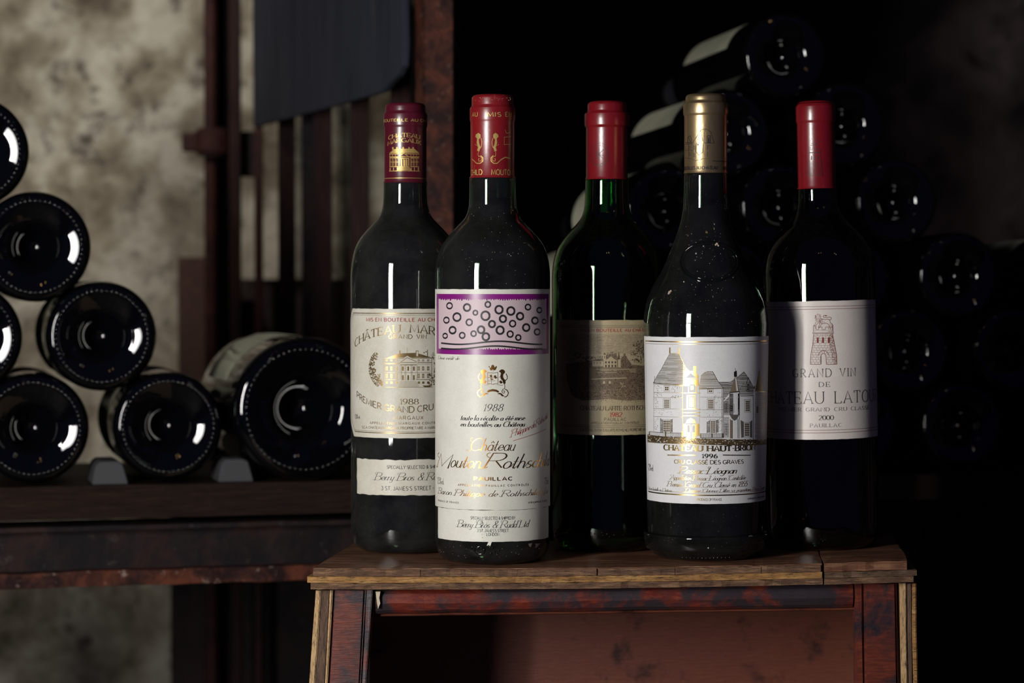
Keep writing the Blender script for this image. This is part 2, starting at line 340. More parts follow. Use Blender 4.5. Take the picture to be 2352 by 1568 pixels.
# ------------------------------------------------------------------ printed sheets wrapped round a bottle
def clip_u(poly, u, keep_less):
    out = []; n = len(poly)
    for i in range(n):
        a, b = poly[i], poly[(i+1) % n]
        ia = (a[0] <= u) if keep_less else (a[0] >= u); ib = (b[0] <= u) if keep_less else (b[0] >= u)
        if ia: out.append(a)
        if ia != ib:
            t = (u-a[0])/(b[0]-a[0]); out.append((u, a[1] + (b[1]-a[1])*t))
    return out
class Wrap:
    """collects flat polygons in (u, v) metres on the unrolled surface of bottle b and bends them round it"""
    def __init__(s, b, rref=None):
        s.b = b; s.r = rref or b.rbody; s.items = []      # (poly, material key, layer)
    def uv(s, px, py):
        th, z = s.b.px2tz(px, py); return (th*s.r, z)
    def sc(s): return s.b.scale
    def add(s, poly, mat, layer=1): s.items.append((poly, mat, layer))
    def poly(s, pts, mat, layer=1): s.add([s.uv(*p) for p in pts], mat, layer)
    def line(s, pts, w, mat, layer=1, closed=False):
        if closed: pts = list(pts) + [pts[0]]
        q = [s.uv(*p) for p in pts]; hw = w/s.b.scale/2
        q = [q[0]] + [b for a, b in zip(q, q[1:]) if abs(a[0]-b[0])+abs(a[1]-b[1]) > 2e-5]
        if len(q) < 2: return
        for pq in ribbon(q, lambda a, b: hw): s.add(pq, mat, layer)
    def hline(s, py, px_at, t0, t1, w, mat, layer=1):
        """line at constant height through pixel (px_at, py), from angle t0 to t1 (degrees)"""
        v = s.uv(px_at, py)[1]; hw = w/s.b.scale/2; n = max(2, int((t1-t0)/4))
        for i in range(n):
            a = R(t0+(t1-t0)*i/n)*s.r; b = R(t0+(t1-t0)*(i+1)/n)*s.r
            s.add([(a, v-hw), (b, v-hw), (b, v+hw), (a, v+hw)], mat, layer)
    def vline(s, t, v0, v1, w, mat, layer=1):
        hw = w/s.b.scale/2; u = R(t)*s.r
        s.add([(u-hw, v0), (u+hw, v0), (u+hw, v1), (u-hw, v1)], mat, layer)
    def text(s, txt, x0, x1, base, cap, mat, layer=2, arc=0.0, slope=0.0, deg=False, cx=None, **kw):
        """text fitted between pixels x0 and x1 (or angles if deg) with its baseline at pixel row base"""
        polys, wtot = text_polys(txt, **kw)
        if deg: u0, u1 = R(x0)*s.r, R(x1)*s.r; v = s.uv(cx, base)[1]
        else:
            u0 = s.uv(x0, base)[0]; u1 = s.uv(x1, base)[0]; v = s.uv((x0+x1)/2, base)[1]
        k = (u1-u0)/wtot; h = cap/s.b.scale
        uc = (u0+u1)/2 if cx is None or deg else s.uv(cx, base)[0]
        for p in polys:
            q = []
            for x, y in p:
                u = u0 + x*k; vv = v + y*h + arc*(u-uc)**2 + slope*(u-uc)
                q.append((u, vv))
            s.add(q, mat, layer)
    def dabs(s, poly, n, smin, smax, mats, layer=2, asp=1.0, seed=1):
        rnd = random.Random(seed)
        xs = [p[0] for p in poly]; ys = [p[1] for p in poly]
        def inside(x, y):
            c = False; j = len(poly)-1
            for i in range(len(poly)):
                xi, yi = poly[i]; xj, yj = poly[j]
                if (yi > y) != (yj > y) and x < (xj-xi)*(y-yi)/(yj-yi)+xi: c = not c
                j = i
            return c
        k = 0
        for _ in range(n*6):
            if k >= n: break
            x = rnd.uniform(min(xs), max(xs)); y = rnd.uniform(min(ys), max(ys))
            if not inside(x, y): continue
            k += 1; r = rnd.uniform(smin, smax); a0 = rnd.uniform(0, 6.28); m = rnd.choice(mats)
            s.poly([(x + r*asp*math.cos(a0+a)*rnd.uniform(.6, 1.2), y + r*math.sin(a0+a)*rnd.uniform(.6, 1.2)) for a in (0, 1.3, 2.5, 3.8, 5.0)], m, layer)
    def build(s, name, parent, step=0.0025, base=0.00012, dl=0.00003, merge=False, skirt=None):
        b = s.b; keys = []; verts = []; faces = []; mats = []; norms = []
        def vert(u, v, off):
            th = u/s.r; r, nr, nz = b.surf(v)
            verts.append(((r + off*nr)*math.sin(th), -(r + off*nr)*math.cos(th), v + off*nz))
            norms.append((nr*math.sin(th), -nr*math.cos(th), nz)); return len(verts)-1
        for poly, mat, layer in s.items:
            if mat not in keys: keys.append(mat)
            mi = keys.index(mat); off = base + dl*layer
            if len(poly) > 4 or step < .002:
                tri = [[poly[i] for i in t] for t in tessellate_polygon([[Vector((p[0], p[1], 0)) for p in poly]])]
            else: tri = [poly]
            for t in tri:
                u0 = min(p[0] for p in t); u1 = max(p[0] for p in t); parts = [t]
                if u1 - u0 > step:
                    parts = []; rest = t; k = math.floor(u0/step)+1
                    while k*step < u1:
                        a = clip_u(rest, k*step, True); rest = clip_u(rest, k*step, False)
                        if len(a) >= 3: parts.append(a)
                        k += 1
                    if len(rest) >= 3: parts.append(rest)
                for q in parts:
                    ar = sum(q[i][0]*q[(i+1) % len(q)][1]-q[(i+1) % len(q)][0]*q[i][1] for i in range(len(q)))
                    if abs(ar) < 1e-13: continue
                    if ar < 0: q = q[::-1]
                    faces.append([vert(x, y, off) for x, y in q]); mats.append(mi)
        if skirt:                                   # paper thickness round the outline
            mi = 0; n = len(skirt)
            for i in range(n):
                a, c = skirt[i], skirt[(i+1) % n]; m = max(1, int(abs(a[0]-c[0])/step))
                for j in range(m):
                    p = (a[0]+(c[0]-a[0])*j/m, a[1]+(c[1]-a[1])*j/m); q = (a[0]+(c[0]-a[0])*(j+1)/m, a[1]+(c[1]-a[1])*(j+1)/m)
                    faces.append([vert(*p, base), vert(*q, base), vert(*q, -.00002), vert(*p, -.00002)]); mats.append(mi)
        me = bpy.data.meshes.new(name); me.from_pydata(verts, [], faces)
        for k in keys: me.materials.append(M[k])
        me.polygons.foreach_set('material_index', mats); me.polygons.foreach_set('use_smooth', [True]*len(faces))
        me.update(); me.normals_split_custom_set_from_vertices(norms)
        o = bpy.data.objects.new(name, me); COL.objects.link(o); o.parent = parent
        return o

class Bottle:
    """standing bottle. prof: outer glass (px radius, px row) pairs measured in the photograph, turned into metres"""
    def __init__(s, cx, scale, tilt, rbody_px, rows, cap_rows, cap_bottom, zbase, fill, x_base=None):
        s.scale = scale; Z = FPX/scale; s.rbody = rbody_px/scale
        s.loc = Vector(((cx-1176)/FPX*Z, Z, zbase)); s.tilt = tilt
        s.mat = Matrix.Translation(s.loc) @ Matrix.Rotation(tilt, 4, 'Y'); s.inv = s.mat.inverted()
        s.y0 = 650 + (0.63-zbase)*scale
        h = lambda py: (s.y0-py)/scale
        heel = [(s.rbody-.0095, .0), (s.rbody-.0055, .0012), (s.rbody-.0022, .0045), (s.rbody-.0006, .010), (s.rbody, .017)]
        body = [(r/scale, h(y)) for r, y in rows]
        r0, z0 = body[0]; r1, z1 = body[1]; dz = (z1-z0); dr = 0.0 if abs(r1-r0) > .0001 and rows[0][1] < 900 else 0.0
        pre = [(r0, z0-2*dz), (r0, z0-dz)] if rows[0][1] < 900 else []
        s.prof = spline(heel, 3)[:-1] + [heel[-1]] + (spline(pre+body, 5) if pre else spline([heel[-1]]+body, 5)[1:])
        s.cap = [(r/scale, h(y)) for r, y in cap_rows]
        s.capb = h(cap_bottom); s.fill = h(fill)
        s.full = s.prof + []
    def surf(s, z):
        P = s.cap if (z > s.capb and s.cap) else s.prof
        if z <= P[0][1]: return P[0][0], 1.0, 0.0
        for (r0, z0), (r1, z1) in zip(P, P[1:]):
            if z0 <= z <= z1 and z1 > z0:
                t = (z-z0)/(z1-z0); d = math.hypot(z1-z0, r1-r0)
                return r0+(r1-r0)*t, (z1-z0)/d, -(r1-r0)/d
        return P[-1][0], 1.0, 0.0
    def px2tz(s, px, py):
        o = s.inv @ CAM; d = (s.inv.to_3x3() @ ray(px, py)); r = s.rbody; z = None
        for _ in range(7):
            a = d.x*d.x + d.y*d.y; b = o.x*d.x + o.y*d.y; c = o.x*o.x + o.y*o.y - r*r
            disc = b*b - a*c
            t = (-b - math.sqrt(disc))/a if disc > 0 else -b/a
            p = o + d*t; z = p.z; r2 = s.surf(z)[0]
            if abs(r2-r) < 1e-6: break
            r = r2
        th = math.atan2(p.x, -p.y)
        return th, z
    def build(s, label, glass, foil, group):
        root = empty('wine_bottle', s.loc, (0, s.tilt, 0)); s.root = root
        tag(root, label, 'wine bottle', group)
        P = s.prof; rt, zt = P[-1]
        ztop = s.cap[-1][1]-.0006; rc = min(s.cap, key=lambda q: q[0] if q[1] < ztop-.01 and q[0] > .005 else 9)[0]-.0006
        punt = [(0, .028), (.006, .0272), (.012, .022), (.018, .012), (.0225, .003), (s.rbody-.0125, .0002)]
        outer = punt + P + [(rc-.0009, s.capb+.0012), (rc-.0009, s.capb+.012), (rc-.001, ztop-.004), (rc-.002, ztop-.001)]
        T = .0028
        inner = [(max(r-T, .0035), z) for r, z in [(rc-.002, ztop-.001), (rc-.001, ztop-.004), (rc-.0009, s.capb+.012), (rc-.0009, s.capb+.0012)]]
        inner += [(max(r-T, .004), z) for r, z in reversed(P) if z > .012] + [(s.rbody-.010, .006), (s.rbody-.0145, .0042), (.0225, .0075), (.0165, .017), (.011, .026), (.005, .031), (0, .032)]
        bm = lathe(outer+inner, 96)
        me = bpy.data.meshes.new('glass_body'); 
        bmesh.ops.recalc_face_normals(bm, faces=bm.faces[:]); bm.to_mesh(me); bm.free()
        for p in me.polygons: p.use_smooth = True
        link('glass_body', me, M[glass], root)
        G = .00012
        wine = [(0, .0322), (.005, .0312+G), (.011, .0262+G), (.0165, .0175), (.0225, .0080), (s.rbody-.0145-G, .0048), (s.rbody-.0103, .0065)]
        wine += [(max(r-T-G, .003), z) for r, z in P if .012 < z < s.fill]
        rr = s.surf(s.fill)[0]-T-G
        wine += [(rr, s.fill), (0, s.fill)]
        from_bm('wine', lathe(wine, 64), M['wine'], root, True)
        rk = max(rc-.001-T, .006)-.0003
        ck = max(s.fill+.004, s.capb+.010)
        from_bm('cork', lathe([(0, ck), (rk, ck), (rk, ztop-.004), (0, ztop-.004)], 32), M['cork'], root)
        capp = s.cap
        inside = [(capp[-2][0]*.6, capp[-1][1]-.0004), (rc, ztop-.0005), (capp[0][0]-.00015, capp[0][1])]
        from_bm('capsule', lathe(capp + [(0, capp[-1][1])], 96), M[foil], root, True)
        return root
    def label(s, outline, paper, name='front_label', lab=None, wob=0.00012):
        """outline in (degrees, pixel row at the bottle's centre column cx0)"""
        W = Wrap(s); rnd = random.Random(3); pts = []
        n = len(outline)
        for i in range(n):
            a, b = outline[i], outline[(i+1) % n]
            m = max(2, int(max(abs(a[0]-b[0])/5, abs(a[1]-b[1])/12)))
            for j in range(m):
                t = j/m; w = wob if j else 0
                pts.append((R(a[0]+(b[0]-a[0])*t)*s.rbody + rnd.uniform(-w, w), s.row(a[1]+(b[1]-a[1])*t) + rnd.uniform(-w, w)))
        W.add(pts, paper, 0)
        ar = sum(pts[i][0]*pts[(i+1) % len(pts)][1]-pts[(i+1) % len(pts)][0]*pts[i][1] for i in range(len(pts)))
        if ar < 0: pts = pts[::-1]
        o = W.build(name, s.root, step=0.0013, skirt=pts[::-1])
        if lab: o['label'] = lab
        return o
    def row(s, py):
        cx = 1176 + s.loc.x*s.scale
        return s.px2tz(cx, py)[1]
# ------------------------------------------------------------------ the wooden stool
def top_z(x):                           # the worn top sags a little in the middle
    t = (x - 0.065) / 0.195
    return 0.4490 + 0.0018*t*t
FL = Vector((-0.1275, 1.519)); FR = Vector((0.2590, 1.556)); BL = Vector((-0.1075, 1.690)); BR = Vector((0.2720, 1.708))
def wood_edge(name, c0, c1, c2, sc=(6, 30, 60), rough=.55, bump=.6, dark=(0.02, 0.01, 0.008)):
    t = NT(name); co = t.coords(sc)
    n1 = t.noise(co, 6, 6, 0.7, 0.4); n2 = t.noise(co, 22, 5, 0.75)
    c = t.ramp(n1, [(0.30, c0), (0.52, c1), (0.72, c2)])
    c = t.mix(t.ramp(n2, [(0.36, 0.85), (0.5, 0.0)]), c, dark)
    t.l(c, t.b.inputs['Base Color']); t.set(Roughness=rough, Specular__IOR__Level=.4 if max(c1) > .05 else .1)
    t.bump(n2, bump, .0012); return t.m
def top_wood():
    t = NT('worn_stool_top_wood'); co = t.coords((4, 60, 60)); co2 = t.coords()
    n1 = t.noise(co, 5, 7, .7, .5)
    c = t.ramp(n1, [(.3, (.075, .028, .016)), (.5, (.17, .075, .042)), (.68, (.33, .18, .095))])
    c = t.mix(t.ramp(t.noise(co2, 22, 5, .7), [(.42, .0), (.7, .65)]), c, (.03, .017, .013))
    t.l(c, t.b.inputs['Base Color']); t.l(t.ramp(n1, [(.3, .28), (.7, .5)]), t.b.inputs['Roughness']); t.set(Specular__IOR__Level=.35)
    t.bump(n1, .35, .0006); return t.m
M['stool_top'] = top_wood()
M['ply_dark'] = wood_edge('dark_plywood_layer', (.05, .02, .012), (.15, .075, .038), (.34, .20, .10))
M['ply_ochre'] = wood_edge('ochre_plywood_layer', (.16, .07, .02), (.38, .19, .055), (.58, .36, .13))
M['ply_brown'] = wood_edge('brown_plywood_layer', (.05, .026, .015), (.14, .08, .042), (.25, .16, .09))
M['stripe_light'] = wood_edge('light_side_layer', (.36, .20, .085), (.50, .32, .15), (.62, .43, .22), (60, 60, 8), bump=.4)
M['stripe_brown'] = wood_edge('brown_side_layer', (.06, .03, .018), (.11, .06, .035), (.18, .10, .06), (60, 60, 8))
def painted(name, red, dk, thr=.5, orange=(.30, .055, .02)):
    t = NT(name); co = t.coords((1, 1, 1)); n1 = t.noise(co, 26, 5, .65, .3); n2 = t.noise(t.coords((8, 60, 60)), 9, 5, .7)
    c = t.mix(t.ramp(n2, [(.45, 0.), (.72, .6)]), red, orange)
    c = t.mix(t.ramp(n1, [(thr-.05, 1.), (thr+.07, 0.)]), c, dk)
    t.l(c, t.b.inputs['Base Color']); t.set(Roughness=.42, Specular__IOR__Level=.45); t.bump(n2, .5, .0008); return t.m
M['paint_red'] = painted('worn_red_stain', (.095, .017, .010), (.015, .012, .018), .49, (.24, .05, .018))
M['paint_rail'] = painted('dark_red_rail_stain', (.115, .015, .010), (.030, .022, .027), .50, (.32, .065, .02))
M['paint_panel'] = painted('brown_red_panel_wood', (.125, .036, .022), (.035, .011, .009), .38, (.17, .055, .03))
M['chip'] = plain('chipped_pale_wood', (.5, .42, .3), .7)

stool = empty('wooden_stool', (0.07, 1.6, 0.0))
tag(stool, 'worn reddish wooden stool with a layered plywood edge carrying five standing bottles', 'stool')
def sheet(name, corners, ztop, th, mat, nx=24, jit=.0006, seed=1, sag=True, bev=0):
    """plank with slightly chipped outline; corners FL, FR, BR, BL in plan"""
    bm = bmesh.new(); a, b, c, d = [Vector(q) for q in corners]; ny = 6; top = []; bot = []
    rnd = random.Random(seed)
    for j in range(ny+1):
        rt, rb = [], []
        for i in range(nx+1):
            s_ = i/nx; t_ = j/ny
            p = (a*(1-s_)+b*s_)*(1-t_) + (d*(1-s_)+c*s_)*t_
            e = (i in (0, nx)) or (j in (0, ny))
            if e: p = p + Vector((rnd.uniform(-jit, jit), rnd.uniform(-jit, jit)))
            z = (top_z(p.x)-.449 if sag else 0) + ztop
            rt.append(bm.verts.new((p.x, p.y, z - (abs(rnd.gauss(0, jit*.5)) if e else 0)))); rb.append(bm.verts.new((p.x, p.y, z-th)))
        top.append(rt); bot.append(rb)
    for j in range(ny):
        for i in range(nx):
            bm.faces.new((top[j][i], top[j][i+1], top[j+1][i+1], top[j+1][i])); bm.faces.new((bot[j][i], bot[j+1][i], bot[j+1][i+1], bot[j][i+1]))
    for i in range(nx):
        bm.faces.new((bot[0][i], bot[0][i+1], top[0][i+1], top[0][i])); bm.faces.new((bot[ny][i+1], bot[ny][i], top[ny][i], top[ny][i+1]))
    for j in range(ny):
        bm.faces.new((bot[j+1][0], bot[j][0], top[j][0], top[j+1][0])); bm.faces.new((bot[j][nx], bot[j+1][nx], top[j+1][nx], top[j][nx]))
    o = from_bm(name, bm, mat); o.parent = stool; o.matrix_parent_inverse = Matrix.Translation(-stool.location)
    return o
sx = .847                                  # the breadboard end starts at px 1889
def lerp(p, q, t): return p*(1-t) + q*t
S1 = lerp(FL, FR, sx-.0015); S1b = lerp(BL, BR, sx-.0015); S2 = lerp(FL, FR, sx+.002); S2b = lerp(BL, BR, sx+.002)
def inset(cs, d, dx=0):
    a, b, c, e = cs; return (a+Vector((dx, d)), b+Vector((-dx*0, d)), c+Vector((0, -d)), e+Vector((dx, -d)))
sheet('seat_plank', (FL+Vector((.0022, .0012)), S1+Vector((0, .0012)), S1b, BL), .4490, .0052, M['stool_top'], 60, .0005, 2)
sheet('plywood_layer', (FL+Vector((-.0012, -.0008)), S1+Vector((0, -.0008)), S1b, BL), .4438, .0040, M['ply_ochre'], 60, .0004, 3)['label'] = 'ochre middle layer of the seat edge'
sheet('plywood_layer', (FL+Vector((.001, -.0002)), S1, S1b, BL), .4398, .0042, M['ply_dark'], 60, .0006, 4)['label'] = 'dark lower layer of the seat edge'
# chipped face strip in front of the top layer, in short lengths
x0 = 0.0
for t0, t1 in ((.006, .085), (.086, .180), (.181, .262), (.263, .338), (.339, .470), (.472, .600), (.601, .742), (.743, sx-.003)):
    a, b = lerp(FL, FR, t0), lerp(FL, FR, t1)
    o = sheet('edge_strip', (a+Vector((0, -.0004)), b+Vector((0, -.0004)), b+Vector((0, .0030)), a+Vector((0, .0030))), .44835, .0045, M['ply_dark'], 10, .0004, int(t0*1000)+5)
sheet('end_board', (S2+Vector((0, -.0006)), FR+Vector((-.004, -.0002)), BR+Vector((-.002, 0)), S2b), .4497, .0060, M['stool_top'], 10, .0007, 9)['label'] = 'separate board closing the right end of the seat'
sheet('plywood_layer', (S2+Vector((0, -.0018)), FR+Vector((.0015, -.001)), BR+Vector((.0015, 0)), S2b), .4436, .0038, M['ply_brown'], 10, .0006, 10)['label'] = 'brown layer under the right end board'
sheet('plywood_layer', (S2+Vector((0, -.0012)), FR+Vector((.000, -.0006)), BR+Vector((.0015, 0)), S2b), .4397, .0042, M['ply_dark'], 10, .0006, 11)['label'] = 'lowest layer under the right end board'
ZU = .4353
def slab(name, px_top0, px_top1, px_bot0, px_bot1, Y, depth, mat, zt=ZU, lab=None, skew=0.0, bev=.0006, seed=0, amt=.0005, z_low=0.0):
    """upright board: front face between pixel columns at rows 1354 and 1568, standing on the floor"""
    def X(px, py): return (px-1176)/FPX*Y
    z1 = .63 - (1568-650)/FPX*Y; bm = bmesh.new(); k = (z_low-zt)/(z1-zt)
    a0, a1 = X(px_top0, 0), X(px_top1, 0); b0, b1 = a0+(X(px_bot0, 0)-a0)*k, a1+(X(px_bot1, 0)-a1)*k
    n = 14; rings = []
    for i in range(n+1):
        t = (i/n)**1.0; l = a0+(b0-a0)*t; r = a1+(b1-a1)*t; z = zt+(z_low-zt)*t
        rings.append([bm.verts.new(q) for q in ((l, Y, z), (r, Y, z), (r+skew, Y+depth, z), (l+skew, Y+depth, z))])
    bm.faces.new(rings[0]); bm.faces.new(rings[-1][::-1])
    for p, q in zip(rings, rings[1:]):
        for i in range(4): bm.faces.new((p[i], q[i], q[(i+1) % 4], p[(i+1) % 4]))
    bmesh.ops.recalc_face_normals(bm, faces=bm.faces[:])
    long_e = [e for e in bm.edges if abs(e.verts[0].co.z-e.verts[1].co.z) > .01]
    bmesh.ops.bevel(bm, geom=long_e, offset=bev, segments=2, affect='EDGES')
    rough_up(bm, amt, 90, seed)
    o = from_bm(name, bm, mat); o.parent = stool; o.matrix_parent_inverse = Matrix.Translation(-stool.location)
    if lab: o['label'] = lab
    return o
LY, RY = 1.527, 1.562
slab('side_layer', 723.5, 736.5, 708, 721.5, LY, .140, M['stripe_light'], lab='pale outer layer of the left side board', seed=1, skew=.012)
slab('side_layer', 737, 757, 722, 745, LY+.0008, .140, M['stripe_brown'], lab='brown layer of the left side board', seed=2, skew=.012)
slab('side_layer', 757, 764, 745, 751, LY, .140, M['stripe_light'], lab='thin inner layer of the left side board', seed=3, skew=.012)
slab('leg', 766, 839, 753, 828, LY+.001, .022, M['paint_red'], lab='left front leg', seed=4, bev=.0015)
slab('leg_batten', 841.5, 857, 830, 841, LY+.002, .016, M['paint_rail'], lab='narrow strip beside the left front leg', seed=5, amt=.0014)
slab('leg_batten', 1966, 1984, 1972, 1988, RY+.002, .016, M['paint_red'], lab='narrow strip beside the right front leg', seed=6, amt=.0010)
slab('leg', 1986.5, 2062, 1990, 2066, RY+.001, .022, M['paint_red'], lab='right front leg', seed=7, bev=.0015)
slab('side_layer', 2068, 2083.5, 2073, 2087, RY, .128, M['stripe_light'], lab='pale inner layer of the right side board', seed=8, skew=.008)
slab('side_layer', 2084.5, 2097, 2088, 2100, RY+.001, .128, M['stripe_brown'], lab='brown layer of the right side board', seed=9, skew=.008)
slab('side_layer', 2097.5, 2107.5, 2100.5, 2111, RY+.0006, .128, M['ply_ochre'], lab='worn outer layer of the right side board', seed=10, skew=.008)
def rail(name, X0, Y0, X1, Y1, z0, z1, th, mat, n=40, amt=.0008, seed=3, lab=None):
    bm = bmesh.new(); rings = []
    for i in range(n+1):
        t = i/n; x = X0+(X1-X0)*t; y = Y0+(Y1-Y0)*t
        r = (z1-z0)
        pts = [(y+.002, z1), (y, z1-.15*r), (y-.0012, z0+.45*r), (y+.001, z0+.15*r), (y+.004, z0), (y+th, z0), (y+th, z1)]
        rings.append([bm.verts.new((x, a, b)) for a, b in pts])
    bm.faces.new(rings[0]); bm.faces.new(rings[-1][::-1])
    for p, q in zip(rings, rings[1:]):
        for i in range(7): bm.faces.new((p[i], q[i], q[(i+1) % 7], p[(i+1) % 7]))
    rough_up(bm, amt, 45, seed)
    o = from_bm(name, bm, mat); o.parent = stool; o.matrix_parent_inverse = Matrix.Translation(-stool.location)
    if lab: o['label'] = lab
    return o
rail('front_rail', -.0868, 1.5315, .2215, 1.5640, .4195, .4347, .014, M['paint_rail'], lab='dark red front rail under the seat')
rail('lower_rail', -.0840, 1.5400, .2225, 1.5700, .4165, .4193, .010, M['paint_panel'], amt=.0003, lab='thin lip under the front rail')
bm = bmesh.new(); prism(bm, [(-.0865, 1.5290, .4345), (-.0835, 1.5290, .4345), (-.0842, 1.5290, .4305), (-.0836, 1.5290, .4270), (-.0850, 1.5290, .4235), (-.0858, 1.5290, .4290)], (0, .004, 0))
o = from_bm('paint_chip', bm, M['chip']); o.parent = stool; o.matrix_parent_inverse = Matrix.Translation(-stool.location)
bm = bmesh.new(); hexa(bm, [(-.100, 1.692, .10), (.260, 1.698, .10), (.260, 1.708, .10), (-.100, 1.702, .10), (-.100, 1.692, .4345), (.260, 1.698, .4345), (.260, 1.708, .4345), (-.100, 1.702, .4345)])
o = from_bm('back_panel', bm, M['paint_panel']); o.parent = stool; o.matrix_parent_inverse = Matrix.Translation(-stool.location); o['label'] = 'brown-red panel closing the back of the stool'

# ------------------------------------------------------------------ five standing bottles
G5 = 'wine bottles standing on the stool'
def capset(rb, rbelow, rring, rup, yb, y_ring0, y_ring1, ytop):
    return [(rb, yb), (rbelow, yb-6), (rbelow, y_ring0+4), (rbelow+.6, y_ring0+1.5), (rring-.5, y_ring0-.5), (rring, y_ring0-4), (rring, y_ring1+4), (rring-.8, y_ring1+1.5),
            (rup+.6, y_ring1-1.5), (rup, y_ring1-5), (rup, ytop+9), (rup-1.2, ytop+5), (rup-4, ytop+2), (rup-9, ytop+.4)]
def zb(x): return top_z(x) + .0001
# --- bottle with the gold house label (left)
b1 = Bottle(931.5, 3398, 0, 126, [(126, 640), (125.2, 620), (122.5, 598), (117, 574), (107, 552), (92, 532), (74, 513), (60, 497), (53, 478), (50.5, 450), (50, 421)],
            capset(50.8, 48.6, 50.5, 46.2, 421, 292, 261, 238), 421, zb(-.072), 470)
b1.build('dusty claret bottle with burgundy capsule and gold house label, farthest left', 'glass_dusty', 'foil_burgundy', G5)
# --- purple picture label
b2 = Bottle(1131.5, 3519, 0, 132, [(132, 635), (131, 615), (127.3, 592), (118, 566), (102, 543), (82, 520), (63, 499), (55.5, 478), (53.5, 450), (53, 410)],
            capset(53.8, 50.6, 52.2, 47.8, 410, 279, 247, 219), 410, zb(-.013), 455)
b2.build('dusty claret bottle with a purple-framed picture on its long cream label', 'glass_dusty_light', 'foil_red_worn', G5)
# --- tan landscape label
b3 = Bottle(1393.5, 3364, 0, 126, [(126, 640), (125, 618), (121.5, 596), (114, 572), (103, 553), (88, 534), (70, 515), (58, 498), (52, 478), (50, 450), (49.5, 413)],
            capset(50.3, 47.8, 51.2, 44.4, 413, 292, 260, 234), 413, zb(.064), 490)
b3.build('claret bottle with a tan landscape label, shaded between its neighbours', 'glass_clear', 'foil_red', G5)
# --- tapered bottle with gold capsule
b4 = Bottle(1622.5, 3475, R(-.15), 143, [(134, 1240), (136, 1150), (143, 790), (143, 735), (137, 697), (130.5, 678), (121, 656), (104, 627), (88.5, 594), (72.5, 556), (60.5, 519), (53.5, 487), (50.8, 450), (50, 399)],
            capset(50.8, 49.0, 51.4, 46.2, 399, 265, 237, 217), 399, zb(.127), 425)
b4.prof[:7] = [(r*(133/143) if z < .02 else r, z) for r, z in b4.prof[:7]]
b4.build('tapering speckled bottle with a gold capsule and large white castle label', 'glass_speckled', 'foil_gold', G5)
# --- tower label (right)
b5 = Bottle(1893.5, 3372, R(-1.25), 127.5, [(127.5, 632), (126.5, 612), (123, 590), (116, 570), (104, 549), (88, 530), (70, 512), (57, 496), (49, 480), (45.5, 460), (44.6, 434)],
            capset(45.4, 43.2, 45.2, 41.4, 434, 281, 243, 233), 434, zb(.211)+.0006, 447)
b5.build('claret bottle with a red capsule and tower label, farthest right', 'glass_dark', 'foil_red', G5)

# ================= prints: gold house label
B = b1
lo = B.label([(-70, 709), (80, 709), (88, 745), (88, 966), (76, 1006), (-66, 1006), (-84, 962), (-86, 745)], 'paper_old', lab='aged cream paper label with a gold house')
W = Wrap(B)
W.hline(719.5, 931, -68, 78, 1.9, 'gold_dull'); W.hline(723.6, 931, -68, 78, .7, 'gold_dull')
W.hline(994.5, 931, -63, 74, 1.9, 'gold_dull'); W.hline(991, 931, -63, 74, .7, 'gold_dull')
for w_, k in ((.8, 0), (.5, 1.5)):
    v = lambda y: B.row(y)
    for A in ([(-68+k, 719.5), (-81+k, 750), (-80+k, 955), (-63+k, 994.5)], [(78-k, 719.5), (85-k, 750), (85-k, 955), (74-k, 994.5)]):
        q = [(R(a)*W.r, v(y)) for a, y in A]
        for pq in ribbon(q, lambda a, b: w_/B.scale/2): W.add(pq, 'gold_dull')
W.build('border', lo)
W = Wrap(B)
W.text('MIS EN BOUTEILLE AU CHÂTEAU', 842, 1032, 738, 7.5, 'ink_red', style='sans', thick=.17, spacing=.3, space=.45)
W.text('CHÂTEAU', 816, 919, 763, 18, 'gold_dull', arc=-5.5, cx=937, thick=.15, thin=.06, spacing=.2)
W.text('MARGAUX', 942, 1050, 763, 18, 'gold_dull', arc=-5.5, cx=937, thick=.15, thin=.06, spacing=.2)
W.text('GRAND VIN', 893, 979, 777.5, 9, 'gold_dull', style='sans', thick=.15, spacing=.3, space=.6)
W.text('1988', 919, 961, 928.5, 12.5, 'gold_dull', thick=.14, thin=.06, spacing=.16)
W.text('PREMIER GRAND CRU CLASSÉ', 820.5, 1047, 947, 13.5, 'gold_dull', arc=5.6, cx=937, style='sans', thick=.13, spacing=.2, space=.3)
W.text('MARGAUX', 905, 972, 963, 7.5, 'gold_dull', style='sans', thick=.14, spacing=.35)
W.text('APPELLATION MARGAUX CONTRÔLÉE', 850, 1020, 974.5, 5, 'gold_dull', style='sans', thick=.16, spacing=.4, space=.5)
W.text('S.C.A. CHATEAU MARGAUX PROPRIETAIRE A MARGAUX FRANCE', 832, 1036, 985.5, 5.5, 'gold_dull', style='sans', thick=.15, spacing=.2, space=.35)
W.text('12.5% vol', 816, 827, 960.5, 8.5, 'ink_grey', style='sans', thick=.18)
W.build('lettering', lo)
